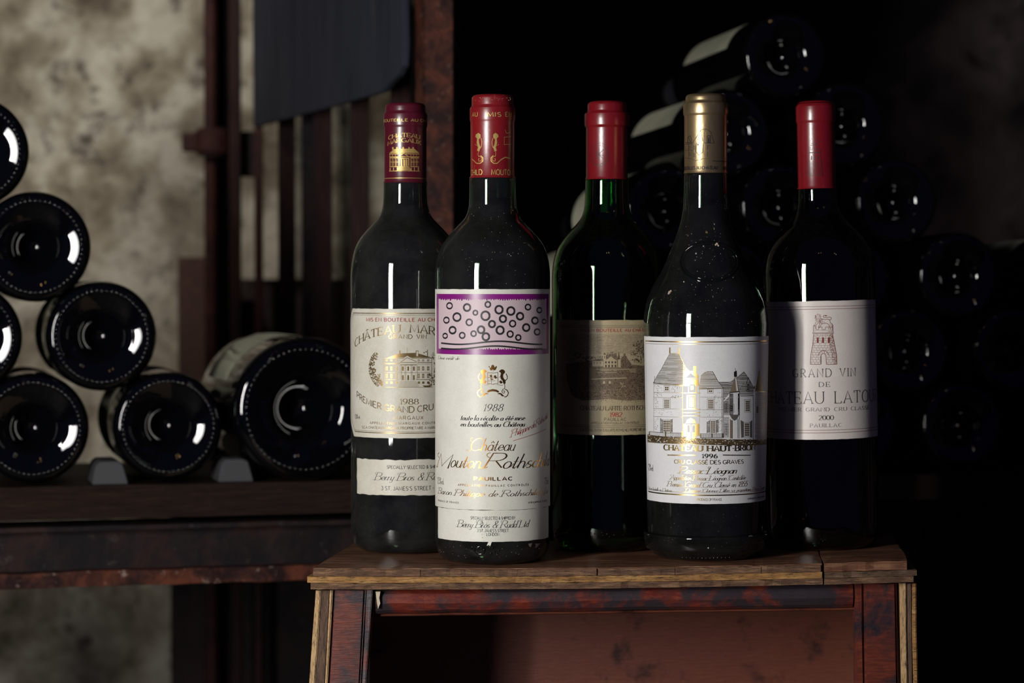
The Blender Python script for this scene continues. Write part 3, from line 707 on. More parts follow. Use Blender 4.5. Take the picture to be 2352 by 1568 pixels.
# house and trees
def C3(x, y): return (840 + x/13.07, 790 + y/13.07)
W = Wrap(B); G_ = 'gold_dull'
def P3(pts, m=G_, l=1): W.poly([C3(*p) for p in pts], m, l)
def L3(pts, w_=.8, m=G_, l=1): W.line([C3(*p) for p in pts], w_, m, l)
def rect(x0, y0, x1, y1): return [(x0, y0), (x1, y0), (x1, y1), (x0, y1)]
P3([(620, 420), (980, 290), (1110, 275), (1510, 262), (1600, 285), (1975, 405), (1340, 405), (1250, 350), (1160, 405)])
P3(rect(1005, 190, 1045, 370)); P3(rect(1500, 195, 1580, 280)); P3(rect(1520, 215, 1570, 360), 'paper_old', 2); P3(rect(1840, 170, 1862, 385))
for q in ((1730, 240), (1790, 215)): P3(rect(q[0], q[1], q[0]+40, q[1]+30))
L3([(1248, 120), (1248, 330)], .5)
L3([(530, 430), (1150, 430)], 1.1); L3([(1370, 422), (1975, 422)], 1.5); L3([(530, 575), (1040, 575)], 1.3); L3([(1550, 552), (1975, 552)], 1.5)
L3([(530, 430), (530, 1300)], .8); L3([(1975, 400), (1975, 1280)], 1.0)
L3([(1040, 545), (1245, 405), (1530, 530)], 1.3); L3([(1040, 553), (1530, 553)], 1.3); L3([(1030, 620), (1530, 620)], 1.8)
for x in (1035, 1165, 1350, 1510): L3([(x, 625), (x, 1080)], .5); L3([(x+38, 625), (x+38, 1080)], 1.0)
for x in (1090, 1250, 1420):
    for y0, y1 in ((670, 800), (930, 1080)): P3(rect(x, y0, x+50, y1))
L3([(1045, 855), (1510, 855)], .9)
for xs in ((600, 740, 900), (1560, 1690, 1840)):
    for x in xs:
        for y0, y1 in ((462, 515), (670, 790), (890, 1020)):
            P3(rect(x, y0, x+62, y1)); P3(rect(x+25, y0+12, x+36, y1-8), 'paper_old', 2); P3(rect(x+8, (y0+y1)/2-5, x+54, (y0+y1)/2+5), 'paper_old', 2)
        P3(rect(x, 1120, x+70, 1190))
    L3([(xs[0]-40, 855), (xs[-1]+90, 855)], .8); L3([(xs[0]-40, 1065), (xs[-1]+90, 1065)], 1.4); L3([(xs[0]-40, 600), (xs[-1]+90, 600)], .7)
for i in range(9): L3([(1040-i*9, 1110+i*21), (1530+i*9, 1110+i*21)], .45)
L3([(560, 1290), (2010, 1290)], .9); P3([(1700, 1240), (1980, 1240), (1930, 1290), (1760, 1290)])
oval = [(330, 240), (260, 270), (190, 360), (130, 500), (105, 680), (115, 880), (200, 1090), (330, 1265), (480, 1250), (540, 1180), (470, 1080), (450, 880), (380, 880), (320, 960), (290, 850), (320, 740), (260, 640), (300, 560), (230, 500), (330, 460), (370, 340)]
L3([(290, 245), (190, 360), (130, 500), (105, 680), (115, 880), (200, 1090), (340, 1270)], 1.2)
W.dabs([C3(*p) for p in oval], 240, .9, 2.4, [G_], 1, seed=4)
W.dabs([C3(*p) for p in oval], 90, .5, 1.0, ['paper_old'], 2, seed=5)
W.dabs([C3(*p) for p in [(2330-x*.95, y) for x, y in oval]], 200, .6, 2.0, [G_], 1, seed=6)
W.build('house_engraving', lo)
lo = B.label([(-58.5, 1056), (77, 1056), (77, 1137.5), (-58.5, 1137.5)], 'paper_old', 'shipper_label', 'small cream merchant label low on the bottle', wob=.00035)
W = Wrap(B)
W.text('SPECIALLY SELECTED & SHIPPED BY', 889, 1024, 1076, 7, 'ink', style='sans', thick=.15, spacing=.22, space=.4)
W.text("Berry Bros & Rudd Ltd", 861, 1040, 1103, 17, 'ink', style='script', thick=.09, thin=.03, spacing=.1)
W.text("3 ST. JAMES'S STREET - LONDON", 876, 1034, 1125.5, 8.5, 'ink', style='sans', thick=.13, spacing=.2, space=.4)
W.build('lettering', lo)

# ================= prints: purple picture label
B = b2
lo = B.label([(-84, 664), (85, 664), (85, 1171), (-84, 1171)], 'paper_cream', lab='long cream label with a purple-framed picture and gold script')
W = Wrap(B)
def rq(y0, y1, x0, x1):
    a = W.uv(x0, 745)[0]; b = W.uv(x1, 745)[0]; c = B.row(y0); d = B.row(y1)
    return [(a, c), (b, c), (b, d), (a, d)]
W.add(rq(675, 814.5, 1003.2, 1259.8), 'purple', 1); W.add(rq(686.5, 802.5, 1008, 1254.5), 'pink', 2)
rnd = random.Random(11)
for i in range(46):                         # brushy inner edge of the frame
    x = 1012+i*5.2; W.poly([(x, 684), (x+5.4, 684), (x+3.4, 686.5+rnd.uniform(0, 4)), (x+1, 686.5+rnd.uniform(0, 4))], 'purple', 3)
    W.poly([(x, 805), (x+5.4, 805), (x+3.4, 802-rnd.uniform(0, 4)), (x+1, 802-rnd.uniform(0, 4))], 'purple', 3)
def ring(x, y, r, w_=3.6, ex=1.0, l=4, m='ink'): W.line([(x+r*math.cos(R(a))*1.0, y+r*ex*math.sin(R(a))) for a in range(0, 360, 24)], w_, m, l, True)
for x, y, r in ((1120.5, 699, 6), (1146, 711, 8.5), (1173, 714, 8.5), (1115, 725, 9.5), (1155, 732, 7.3), (1130, 744, 7), (1177, 743, 6.8), (1105, 757, 7.6), (1148.5, 758, 8.4), (1088, 766, 5.8), (1116, 773, 7.8), (1171.5, 767, 6.6),
                (1194, 726, 7.5), (1212, 705, 6), (1228, 736, 7), (1208, 752, 7.6), (1238, 712, 5.5), (1233, 762, 6.4), (1190, 775, 5.8), (1033, 702, 6.4), (1050, 728, 8.6), (1073, 706, 7.6), (1026, 735, 6.2), (1078, 740, 6.8), (1040, 758, 7.4), (1062, 770, 6.2), (1023, 771, 5.2), (1092, 718, 5), (1249, 738, 4.6)):
    ring(x, y, r, 3.6 if r < 7 else 4.4, 1.05)
for dy, ph in ((0, 0), (11, .3)):
    W.line([(x, 787+dy+3.6*math.sin((x-1010)/29+ph)) for x in range(1014, 1251, 7)], 3.6, 'ink', 5)
W.build('picture', lo)['label'] = 'purple-framed pale picture with black rings and waves'
W = Wrap(B)
W.text('Dessin inédit de', 1007, 1054, 825.5, 7.5, 'ink', style='script', thick=.09, thin=.05, spacing=.1)
W.text('1988', 1110, 1153, 944, 16, 'ink', thick=.11, thin=.04, shear=.3, spacing=.22)
kw = dict(style='serif', thick=.17, thin=.05, shear=.35, spacing=.12, space=.3)
W.text('toute la récolte a été mise', 1058, 1204, 965.5, 12, 'ink', **kw)
W.text('en bouteilles au Château', 1058, 1204, 980, 12, 'ink', **kw)
W.text('PAUILLAC', 1089, 1176.5, 1103, 7.5, 'gold_ink', style='sans', thick=.22, spacing=.35)
W.text('APPELLATION PAUILLAC CONTROLÉE', 1052.5, 1214, 1117, 4.2, 'gold_ink', style='sans', thick=.2, spacing=.6, space=.8)
W.text('PRODUCE OF FRANCE', 1007, 1054, 1154, 3.6, 'ink_grey', style='sans', thick=.2, spacing=.35, space=.5)
W.text('PROPRIÉTAIRE', 1214, 1256, 1154, 3.6, 'ink_grey', style='sans', thick=.2, spacing=.4)
W.text('12.5%vol.', 1005.5, 1020, 1111, 14, 'ink_grey', style='sans', thick=.10, spacing=.12)
W.text('75cl', 1250, 1259, 1111, 14, 'ink_grey', style='sans', thick=.10, spacing=.12)
W.text('Château', 1078, 1180, 1035, 28, 'gold_ink', style='script', thick=.085, thin=.035, spacing=.12)
W.text('M', 1004.5, 1029, 1074, 32, 'gold_ink', style='script', thick=.085, thin=.04)
W.text('outon', 1034.5, 1101, 1074, 32, 'gold_ink', style='script', thick=.085, thin=.035, spacing=.12)
W.text('R', 1112, 1152, 1074, 33, 'gold_ink', style='script', thick=.085, thin=.04)
W.text('othschild', 1153, 1259.5, 1074, 32, 'gold_ink', style='script', thick=.085, thin=.035, spacing=.12)
W.text('Baron Philippe de Rothschild g.f.a.', 1007, 1258, 1140, 14, 'gold_ink', style='script', thick=.09, thin=.045, spacing=.15)
W.text('Philippine de Rothschild', 1173, 1257, 1002, 15, 'ink_red', style='script', thick=.07, thin=.05, slope=.32, cx=1173, spacing=.06, space=.16)
W.line([(1178, 1012), (1216, 1000), (1254, 984)], 1.0, 'ink_red', 2)
W.build('lettering', lo)
W = Wrap(B); GI = 'gold_ink'
def C4(x, y): return (1070 + x/17.42, 830 + y/17.42)
def P4(p, l=1, m=GI): W.poly([C4(*q) for q in p], m, l)
def L4(p, w_=.8, l=1, m=GI): W.line([C4(*q) for q in p], w_, m, l)
P4([(945, 230), (1000, 250), (1030, 150), (1075, 130), (1125, 150), (1150, 240), (1215, 190), (1245, 220), (1190, 340), (1080, 375), (975, 345)])
for x in (935, 1215): P4([(x+28*math.cos(a), 205+30*math.sin(a)) for a in (0, 1, 2, 3, 4, 5)])
P4([(1010, 345), (1080, 325), (1140, 345), (1080, 362)], 2, 'paper_cream')
L4([(870, 430), (950, 450), (1075, 460), (1200, 450), (1280, 430), (1275, 650), (1285, 880), (1160, 890), (1075, 915), (1000, 890), (870, 880), (880, 650), (870, 430)], 1.1)
L4([(1022, 640), (1022, 890)], .7); L4([(880, 635), (1275, 640)], .7); L4([(870, 775), (1180, 775)], .8)
P4([(950, 540), (1040, 520), (1060, 620), (980, 640)]); P4([(1110, 570), (1190, 540), (1250, 660), (1180, 690), (1130, 640)]); P4([(950, 690), (1010, 670), (1120, 700), (1040, 740)])
for s_ in (1, -1):                       # the two rams
    def mx(p): return [(x if s_ > 0 else 2*1080-x, y) for x, y in p]
    P4(mx([(1330, 380), (1400, 320), (1470, 312), (1550, 360), (1570, 430), (1530, 480), (1495, 520), (1490, 620), (1530, 700), (1590, 760), (1585, 860), (1550, 920), (1500, 880), (1460, 760), (1390, 680), (1375, 580), (1400, 480), (1380, 430), (1330, 415)]))
    P4(mx([(1390, 770), (1450, 790), (1475, 850), (1400, 885), (1345, 850), (1350, 790)]))
    L4(mx([(1530, 745), (1600, 745), (1655, 680), (1655, 590), (1605, 480)]), 1.7)
    L4(mx([(1540, 900), (1560, 980), (1550, 1050), (1560, 1080)]), 1.3); L4(mx([(1500, 940), (1400, 950), (1230, 915)]), .8)
    L4(mx([(1380, 600), (1310, 650)]), .8); L4(mx([(1430, 740), (1320, 800)]), .8)
    L4(mx([(1560, 1080), (1480, 1110), (1435, 1190), (1460, 1250), (1520, 1265), (1550, 1215), (1520, 1165), (1490, 1180)]), 1.3)
    L4(mx([(1570, 1105), (1660, 1160), (1700, 1250), (1670, 1350), (1600, 1410), (1540, 1420)]), 1.9)
    P4(mx([(1345, 1250), (1420, 1270), (1545, 1390), (1440, 1390), (1380, 1320), (1245, 1290)]))
P4([(845, 1190), (920, 1130), (1075, 1100), (1240, 1130), (1335, 1195), (1300, 1250), (1200, 1205), (1075, 1190), (950, 1210), (880, 1245)])
W.build('crest', lo)
lo = B.label([(-70, 1171.8), (75, 1171.8), (75, 1244), (-70, 1244)], 'paper_cream', 'shipper_label', 'small cream merchant label below the long label')
W = Wrap(B)
W.text('SPECIALLY SELECTED & SHIPPED BY', 1081, 1183, 1193, 6.4, 'ink', style='sans', thick=.14, spacing=.18, space=.32)
W.text('Berry Bros & Rudd Ltd', 1051, 1212, 1212, 16, 'ink', style='script', thick=.10, thin=.035, spacing=.1)
W.text("3 ST. JAMES'S STREET", 1096, 1168, 1221.5, 6.4, 'ink', style='sans', thick=.14, spacing=.18, space=.32)
W.text('LONDON', 1117.5, 1146, 1230, 6.4, 'ink', style='sans', thick=.14, spacing=.18)
W.dabs([(1102, 1190), (1118, 1190), (1118, 1243), (1108, 1243)], 26, .5, 1.3, ['ink_grey', 'ink_soft'], 1, seed=8)
W.dabs([(1060, 1199), (1080, 1196), (1082, 1216), (1064, 1216)], 14, .4, 1.0, ['ink_soft'], 1, seed=9)
W.build('lettering', lo)
W = Wrap(B)                                 # torn paper scraps left on the glass
W.poly([(1122, 1244), (1130, 1243), (1127, 1251), (1124, 1257), (1118, 1252)], 'paper_cream'); W.poly([(1213, 1248), (1222, 1247), (1219, 1256), (1215, 1254)], 'ink_soft'); W.poly([(1229, 1248), (1241, 1247), (1234, 1255), (1231, 1258)], 'ink_soft')
W.build('paper_scrap', B.root)['kind'] = 'stuff'

# ================= prints: tan landscape label
B = b3
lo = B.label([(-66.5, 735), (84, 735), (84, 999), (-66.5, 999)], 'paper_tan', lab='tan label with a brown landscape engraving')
W = Wrap(B)
for y, w_ in ((747, .7), (751, .9), (976.5, .7), (980.5, .9)): W.hline(y, 1394, -60, 80, w_, 'ink_brown')
W.text('MIS EN BOUTEILLE AU CHÂTEAU', 1332, 1493, 761.5, 6.5, 'ink_red', style='sans', thick=.18, spacing=.3, space=.5)
W.text('CHATEAU LAFITE-ROTHSCHILD', 1333, 1492, 942, 9.5, 'ink_brown', thick=.17, thin=.07, spacing=.16, space=.35)
W.text('1982', 1401, 1428.5, 957, 10, 'ink_red', thick=.17, thin=.07, spacing=.14)
W.text('PAUILLAC', 1388, 1438, 966, 6.5, 'ink_brown', style='sans', thick=.13, spacing=.3)
W.text('APPELLATION PAUILLAC CONTRÔLÉE', 1357, 1468, 973.5, 4.4, 'ink_brown', style='sans', thick=.14, spacing=.3, space=.4)
W.text('SOCIÉTÉ CIVILE DU CHATEAU LAFITE ROTHSCHILD, PROPRIÉTAIRE A PAUILLAC', 1331, 1494, 990.5, 6, 'ink_brown', style='sans', thick=.13, spacing=.14, space=.3)
W.build('lettering', lo)
W = Wrap(B)
def C5(x, y): return (1300 + x/8.25, 750 + y/8.25)
def q5(p): return [C5(*q) for q in p]
frame = [(60, 140), (1560, 120), (1620, 300), (1620, 1300), (1560, 1420), (1300, 1440), (800, 1430), (300, 1440), (100, 1300), (20, 1000), (10, 500), (30, 250)]
W.poly(q5([(60, 140), (1560, 120), (1610, 300), (1620, 800), (15, 800), (30, 250)]), 'ink_sky', 0)
W.poly(q5([(10, 700), (480, 640), (720, 600), (780, 520), (950, 510), (1000, 640), (1100, 540), (1250, 720), (1450, 740), (1620, 740), (1620, 1290), (1560, 1370), (1200, 1400), (800, 1370), (300, 1400), (100, 1290), (20, 1000)]), 'ink_tone', 1)
yy = 768.0
rnd = random.Random(5)
while yy < 812:                              # engraved sky
    x = 1309.0
    while x < 1492:
        L_ = rnd.uniform(6, 22); W.line([(x, yy+rnd.uniform(-.5, .5)), (min(x+L_, 1493), yy+rnd.uniform(-.5, .5))], rnd.uniform(.35, .95), 'ink_soft', 2); x += L_+rnd.uniform(.5, 5)
    yy += 1.5
BR_ = ['ink_brown', 'ink_brown', 'ink_soft']
W.dabs(q5([(1250, 340), (1400, 260), (1560, 230), (1620, 500), (1560, 700), (1330, 690), (1200, 640), (1380, 580), (1210, 540), (1230, 480), (1350, 440)]), 330, .7, 1.9, BR_, 2, seed=1)
W.dabs(q5([(760, 520), (850, 480), (960, 500), (1000, 640), (760, 640)]), 130, .6, 1.3, BR_, 2, seed=2)
W.dabs(q5([(1030, 560), (1110, 500), (1180, 620), (1240, 720), (1400, 740), (1480, 780), (1040, 780)]), 230, .6, 1.4, BR_, 2, seed=3)
W.dabs(q5([(60, 480), (250, 500), (480, 560), (700, 560), (710, 640), (480, 650), (60, 780)]), 260, .6, 1.8, BR_, 2, seed=4)
W.dabs(q5([(30, 700), (480, 660), (700, 700), (700, 780), (480, 800), (30, 980)]), 220, .7, 1.7, BR_, 2, seed=13)
W.dabs(q5([(560, 800), (1340, 790), (1500, 800), (1600, 980), (560, 960)]), 560, .5, 1.3, BR_, 2, seed=5)
W.dabs(q5([(20, 1000), (1600, 990), (1600, 1300), (1500, 1330), (900, 1330), (300, 1400), (100, 1300)]), 1500, .5, 1.5, BR_, 2, seed=6)
W.dabs(q5([(540, 1290), (1560, 1300), (1500, 1430), (540, 1440)]), 260, .4, 1.1, BR_, 2, seed=7)
W.dabs(q5([(480, 1180), (1560, 1150), (1560, 1400), (480, 1420)]), 380, .3, .9, ['paper_tan'], 3, seed=8)
W.dabs(q5([(1020, 1060), (1080, 1060), (1120, 1130), (1060, 1150)]), 40, .5, 1.2, ['paper_tan'], 3, seed=9)
def R5(x0, y0, x1, y1, m='paper_tan', l=4): W.poly(q5([(x0, y0), (x1, y0), (x1, y1), (x0, y1)]), m, l)
W.poly(q5([(715, 650), (790, 610), (850, 560), (910, 610), (965, 640), (965, 770), (715, 770)]), 'paper_tan', 4)
R5(708, 530, 755, 640); W.poly(q5([(705, 530), (730, 490), (758, 530)]), 'ink_brown', 4); R5(725, 550, 738, 600, 'ink_brown', 5)
R5(985, 620, 1035, 770); W.poly(q5([(980, 620), (1000, 465), (1018, 620)]), 'ink_brown', 4)
for x in (740, 800, 860, 920): R5(x, 655, x+32, 695, 'ink_brown', 5); R5(x, 720, x+32, 768, 'ink_brown', 5)
R5(500, 650, 708, 750, 'paper_tan', 3)
for x in (520, 580, 640): R5(x, 670, x+25, 700, 'ink_soft', 5)
for y, x0, x1 in ((805, 570, 1320), (830, 640, 860), (830, 890, 960), (868, 600, 690), (868, 735, 960), (832, 1200, 1325), (858, 1215, 1330)): W.line(q5([(x0, y), (x1, y)]), 1.2, 'paper_tan', 4)
W.line(q5([(480, 995), (800, 980), (1150, 970)]), 1.8, 'paper_tan', 4)
for x in (720, 830):                          # two walkers
    W.poly(q5([(x-22, 1080), (x-15, 1030), (x+15, 1030), (x+22, 1080)]), 'paper_tan', 4); W.line(q5([(x-8, 1085), (x-25, 1160)]), .9, 'ink_brown', 4); W.line(q5([(x+8, 1085), (x+28, 1160)]), .9, 'ink_brown', 4)
W.build('landscape_engraving', lo)

# ================= prints: castle label
B = b4
lo = B.label([(-83, 774), (84, 774), (85, 1157), (-84, 1157)], 'paper_white', lab='large white label with a castle engraving and gold print')
GP = 'gold_pale'
W = Wrap(B)
W.hline(785, 1622, -78, 81, 2.6, GP); W.hline(790.8, 1622, -77, 80, .8, GP); W.hline(1131.5, 1622, -77, 80, .8, GP); W.hline(1137, 1622, -78, 81, 2.8, GP)
for t in (-79.5, -77, 80.5, 82.5): W.vline(t, B.row(1137), B.row(785), .9, GP)
W.build('border', lo)
W = Wrap(B)
W.text('CHATEAU HAUT-BRION', 1525.5, 1733, 1036, 12.5, GP, thick=.26, thin=.12, spacing=.19, space=.5)
W.text('1996', 1613, 1647, 1052, 9.5, 'ink', thick=.26, thin=.1, spacing=.26)
for a, b_ in ((1533, 1598), (1660, 1723)): W.line([(a, 1044.5), ((a+b_)/2, 1045), (b_, 1045)], 2.2, GP, 2)
W.text('CRU CLASSÉ DES GRAVES', 1549, 1707, 1065.5, 8.5, GP, style='sans', thick=.16, spacing=.14, space=.35)
W.text('Pessac-Léognan', 1560, 1690, 1088, 16, GP, style='script', thick=.12, thin=.05, spacing=.08)
W.text('Appellation Pessac-Léognan Contrôlée', 1539.5, 1711, 1103, 11, GP, style='script', thick=.11, thin=.05, spacing=.08)
W.text('Premier Grand Cru Classé en 1855', 1533, 1714, 1119, 12, GP, style='script', thick=.12, thin=.05, spacing=.08)
W.text('Mis en bouteille au Château', 1490, 1543, 1127.5, 7.5, GP, style='script', thick=.12, thin=.06, spacing=.08)
W.text('Domaine Clarence Dillon s.a. propriétaire, Pessac, Gironde', 1574, 1755, 1129.5, 7.5, GP, style='script', thick=.12, thin=.06, spacing=.08)
W.text('PRODUCE OF FRANCE', 1600, 1658, 1149.5, 5, GP, style='sans', thick=.15, spacing=.12, space=.25)
W.text('MARQUE ET MODELE DEPOSES', 1717, 1755, 1144.5, 3, 'ink_grey', style='sans', thick=.25, spacing=.2)
W.text('12%vol', 1490, 1501, 1080, 14, 'ink_grey', style='sans', thick=.13, spacing=.1)
W.build('lettering', lo)
W = Wrap(B)
def C7(x, y): return (1470 + x/3.5645, 740 + y/3.5636)
def P7(p, m=GP, l=1): W.poly([C7(*q) for q in p], m, l)
def L7(p, w_=.8, m=GP, l=1): W.line([C7(*q) for q in p], w_, m, l)
def r7(x0, y0, x1, y1, m=GP, l=1): P7([(x0, y0), (x1, y0), (x1, y1), (x0, y1)], m, l)
def hatch(poly, step, w_, m='ink_grey', jit=.25, seed=1, l=1):
    rnd = random.Random(seed); ys = [p[1] for p in poly]; y = min(ys)+step
    while y < max(ys):
        xs = sorted(poly[i][0]+(y-poly[i][1])*(poly[(i+1) % len(poly)][0]-poly[i][0])/(poly[(i+1) % len(poly)][1]-poly[i][1]) for i in range(len(poly)) if (poly[i][1] > y) != (poly[(i+1) % len(poly)][1] > y))
        for a, b_ in zip(xs[::2], xs[1::2]):
            x = a
            while x < b_:
                e = min(b_, x+rnd.uniform(40, 160)); L7([(x, y), (e, y+rnd.uniform(-1, 1))], w_*rnd.uniform(.6, 1.3), m, l); x = e + rnd.uniform(0, 10)*jit
        y += step
big = [(245, 255), (320, 255), (350, 320), (375, 372), (360, 420), (352, 515), (110, 495), (175, 385)]
hatch(big, 5.5, .75, 'gold_dull'); hatch(big, 11, 1.0, 'ink_grey', seed=2, l=2)
L7([(110, 495), (175, 385), (245, 255), (320, 255), (350, 320), (375, 372)], 1.0); r7(240, 205, 250, 255); r7(316, 205, 326, 255); L7([(120, 440), (120, 495)], 1.2)
L7([(108, 495), (350, 515)], 1.6); L7([(112, 505), (350, 522)], .7)
mid = [(560, 403), (595, 403), (640, 485), (680, 540), (480, 545), (500, 430), (525, 412)]
hatch(mid, 5.5, .8, 'gold_dull', seed=3); L7([(525, 412), (560, 403), (595, 403), (640, 485), (682, 540)], 1.1); L7([(480, 545), (684, 540)], 1.6)
rr_ = [(645, 490), (740, 490), (850, 405), (880, 450), (930, 540), (925, 600), (820, 600), (812, 560), (735, 575), (685, 640), (682, 545)]
hatch(rr_, 5, 1.0, 'ink_grey', seed=4); L7([(645, 490), (740, 490), (850, 405), (885, 455), (935, 545)], 1.1); L7([(820, 603), (928, 600)], 1.4)
# walls
for y in (572, 612, 705, 770): L7([(113, y), (350, y+4)], .7)
for y in (612, 715, 775): L7([(490, y), (680, y)], .7)
L7([(114, 500), (114, 890)], 1.0); L7([(672, 545), (672, 940)], 1.2); L7([(682, 545), (682, 945)], 1.0); L7([(925, 600), (925, 960)], 1.2); L7([(812, 600), (812, 950)], 1.0); L7([(350, 515), (350, 930)], .6); L7([(488, 545), (488, 930)], .6)
for pl in ([(120, 515), (185, 515), (185, 565), (120, 565)], [(250, 522), (330, 522), (330, 570), (250, 570)], [(120, 575), (180, 575), (180, 605), (120, 605)], [(120, 620), (150, 620), (150, 700), (120, 700)], [(120, 715), (270, 715), (270, 762), (120, 762)], [(118, 780), (150, 780), (150, 880), (118, 880)], [(250, 620), (340, 620), (340, 600), (250, 600)], [(600, 575), (668, 560), (668, 700), (620, 700)], [(540, 720), (665, 720), (665, 770), (540, 770)], [(645, 780), (668, 780), (668, 900), (645, 900)]):
    W.dabs([C7(*q) for q in pl], 26, .35, .8, ['ink_grey', 'ink_soft'], 1, 1.6, seed=int(pl[0][0]))
def win(x0, y0, x1, y1, nc, nr, m=GP, frame=True):
    if frame: L7([(x0-8, y0-8), (x1+8, y0-8), (x1+8, y1+8), (x0-8, y1+8)], .6, m, 1) if False else W.line([C7(*q) for q in [(x0-7, y0-7), (x1+7, y0-7), (x1+7, y1+7), (x0-7, y1+7)]], .7, m, 1, True)
    gx, gy = (x1-x0)/nc, (y1-y0)/nr
    for i in range(nc):
        for j in range(nr): r7(x0+i*gx+1.5, y0+j*gy+1.5, x0+(i+1)*gx-1.5, y0+(j+1)*gy-1.5, m, 2)
win(204, 525, 236, 558, 2, 2, 'gold_dull'); win(198, 632, 242, 702, 4, 5, 'gold_dull'); win(192, 802, 246, 896, 4, 5, 'gold_dull')
win(560, 555, 592, 572, 2, 1, 'gold_dull'); win(557, 632, 601, 707, 4, 5, 'gold_dull'); win(578, 806, 616, 905, 3, 6, 'gold_dull')
for a, b_ in (((168, 783), (188, 800)), ((250, 800), (267, 790)), ((548, 815), (572, 803)), ((622, 803), (640, 795))):
    hatch([(a[0], a[1]), (b_[0], b_[1]), (b_[0], 900), (a[0], 905)], 4, .8, 'ink_grey'); L7([(a[0], a[1]), (a[0], 905)], .9); L7([(b_[0], b_[1]), (b_[0], 900)], .9)
win(698, 655, 712, 730, 2, 5, 'ink'); win(700, 825, 712, 925, 2, 5, 'ink'); win(862, 640, 896, 728, 3, 5, 'gold_dull'); win(855, 825, 892, 930, 3, 6, 'gold_dull'); win(874, 505, 892, 555, 2, 3, 'ink'); win(738, 678, 762, 730, 2, 3, 'ink')
P7([(822, 800), (845, 812), (845, 940), (828, 945)], 'ink_grey', 2); P7([(900, 812), (915, 800), (915, 945), (900, 940)], 'ink_grey', 2)
hatch([(683, 650), (728, 610), (728, 760), (683, 760)], 4, .8, 'ink_grey'); hatch([(683, 770), (728, 770), (728, 945), (683, 945)], 6, .7, 'ink_grey')
# hanging turret
P7([(735, 572), (775, 445), (785, 445), (812, 565)], 'ink_soft', 3); P7([(778, 450), (785, 450), (802, 560), (788, 562)], 'paper_white', 4); P7([(768, 405), (790, 395), (792, 445), (768, 445)], 'ink', 3); L7([(779, 375), (780, 400)], 1.0, 'ink')
L7([(733, 575), (812, 566)], 2.0, 'ink', 4); hatch([(733, 580), (762, 580), (762, 755), (733, 755)], 4, 1.1, 'ink_grey', l=2); hatch([(800, 580), (812, 580), (812, 755), (800, 755)], 4, 1.1, 'ink', l=2)
L7([(733, 575), (733, 760)], 1.0, 'ink', 3); L7([(812, 570), (812, 760)], 1.0, 'ink', 3); P7([(733, 755), (810, 755), (790, 795), (770, 805), (748, 785)], 'ink_grey', 3); L7([(755, 800), (755, 950)], 1.2, 'ink_grey', 3); L7([(800, 790), (800, 950)], 1.4, 'ink_grey', 3)
P7([(735, 790), (755, 805), (755, 950), (735, 950)], 'ink_soft', 2)
L7([(868, 500), (885, 450), (900, 500)], 1.0, 'ink', 3); r7(932, 520, 938, 545); r7(946, 520, 951, 545)
# right-hand spire
P7([(940, 560), (975, 375), (1005, 560)], 'gold_dull', 1); hatch([(940, 570), (1030, 575), (1030, 950), (940, 950)], 9, .7, 'gold_dull'); L7([(935, 565), (1035, 570)], 1.2); r7(952, 690, 966, 740, 'ink_grey', 2)
# middle bay in brighter gold, foil highlight painted into the print
P7([(352, 340), (376, 372), (410, 400), (436, 395), (436, 358), (462, 358), (462, 412), (480, 440), (484, 520), (350, 520), (352, 430)], GP, 1); P7([(372, 455), (415, 415), (462, 452)], 'paper_white', 2); L7([(360, 462), (480, 462)], 1.4, 'paper_white', 2)
W.line([C7(*q) for q in [(398, 500), (460, 500), (460, 575), (398, 575)]], 1.6, GP, 3, True); r7(408, 508, 450, 560, 'paper_white', 2); r7(414, 518, 440, 552, GP, 3)
W.line([C7(*q) for q in [(385, 597), (452, 597), (452, 706), (385, 706)]], 1.4, GP, 3, True); win(400, 615, 445, 695, 4, 5)
for y in (578, 712, 738, 765): L7([(345, y), (495, y)], 1.5)
P7([(375, 825), (385, 798), (415, 782), (448, 798), (460, 825)], GP, 1)
for i in range(5): L7([(418, 824), (385+i*17, 795)], .7, 'paper_white', 2)
r7(355, 830, 378, 930); r7(456, 830, 485, 930); r7(382, 835, 414, 965); r7(422, 835, 456, 965); r7(388, 842, 408, 900, 'paper_white', 2); r7(428, 842, 450, 900, 'paper_white', 2); r7(392, 846, 404, 896); r7(432, 846, 446, 896)
# balustrade, ground
for a, b_ in ((78, 345), (495, 680)):
    L7([(a, 893 if a < 100 else 912), (b_, 907 if a < 100 else 912)], 1.3, 'ink_grey'); L7([(a, 925 if a < 100 else 945), (b_, 940 if a < 100 else 945)], 1.5, 'ink_grey')
    x = a
    while x < b_:
        yo = (x-78)/267*14 if a < 100 else 20
        L7([(x, 897+yo), (x, 924+yo)], 1.1, 'ink_grey'); x += 9
    for x in (a, (a+b_)/2, b_): r7(x-5, (893 if a < 100 else 908), x+5, 942)
gp = [C7(*q) for q in [(62, 915), (345, 942), (495, 950), (700, 955), (1035, 955), (1035, 992), (560, 998), (300, 990), (62, 975)]]
W.poly(gp, 'gold_dull', 1); W.dabs(gp, 420, .4, 1.1, ['paper_white', 'ink', 'ink'], 2, 1.8, seed=3)
L7([(62, 978), (300, 992), (560, 1000), (1035, 994)], 1.1, GP, 3)
W.build('castle_engraving', lo)

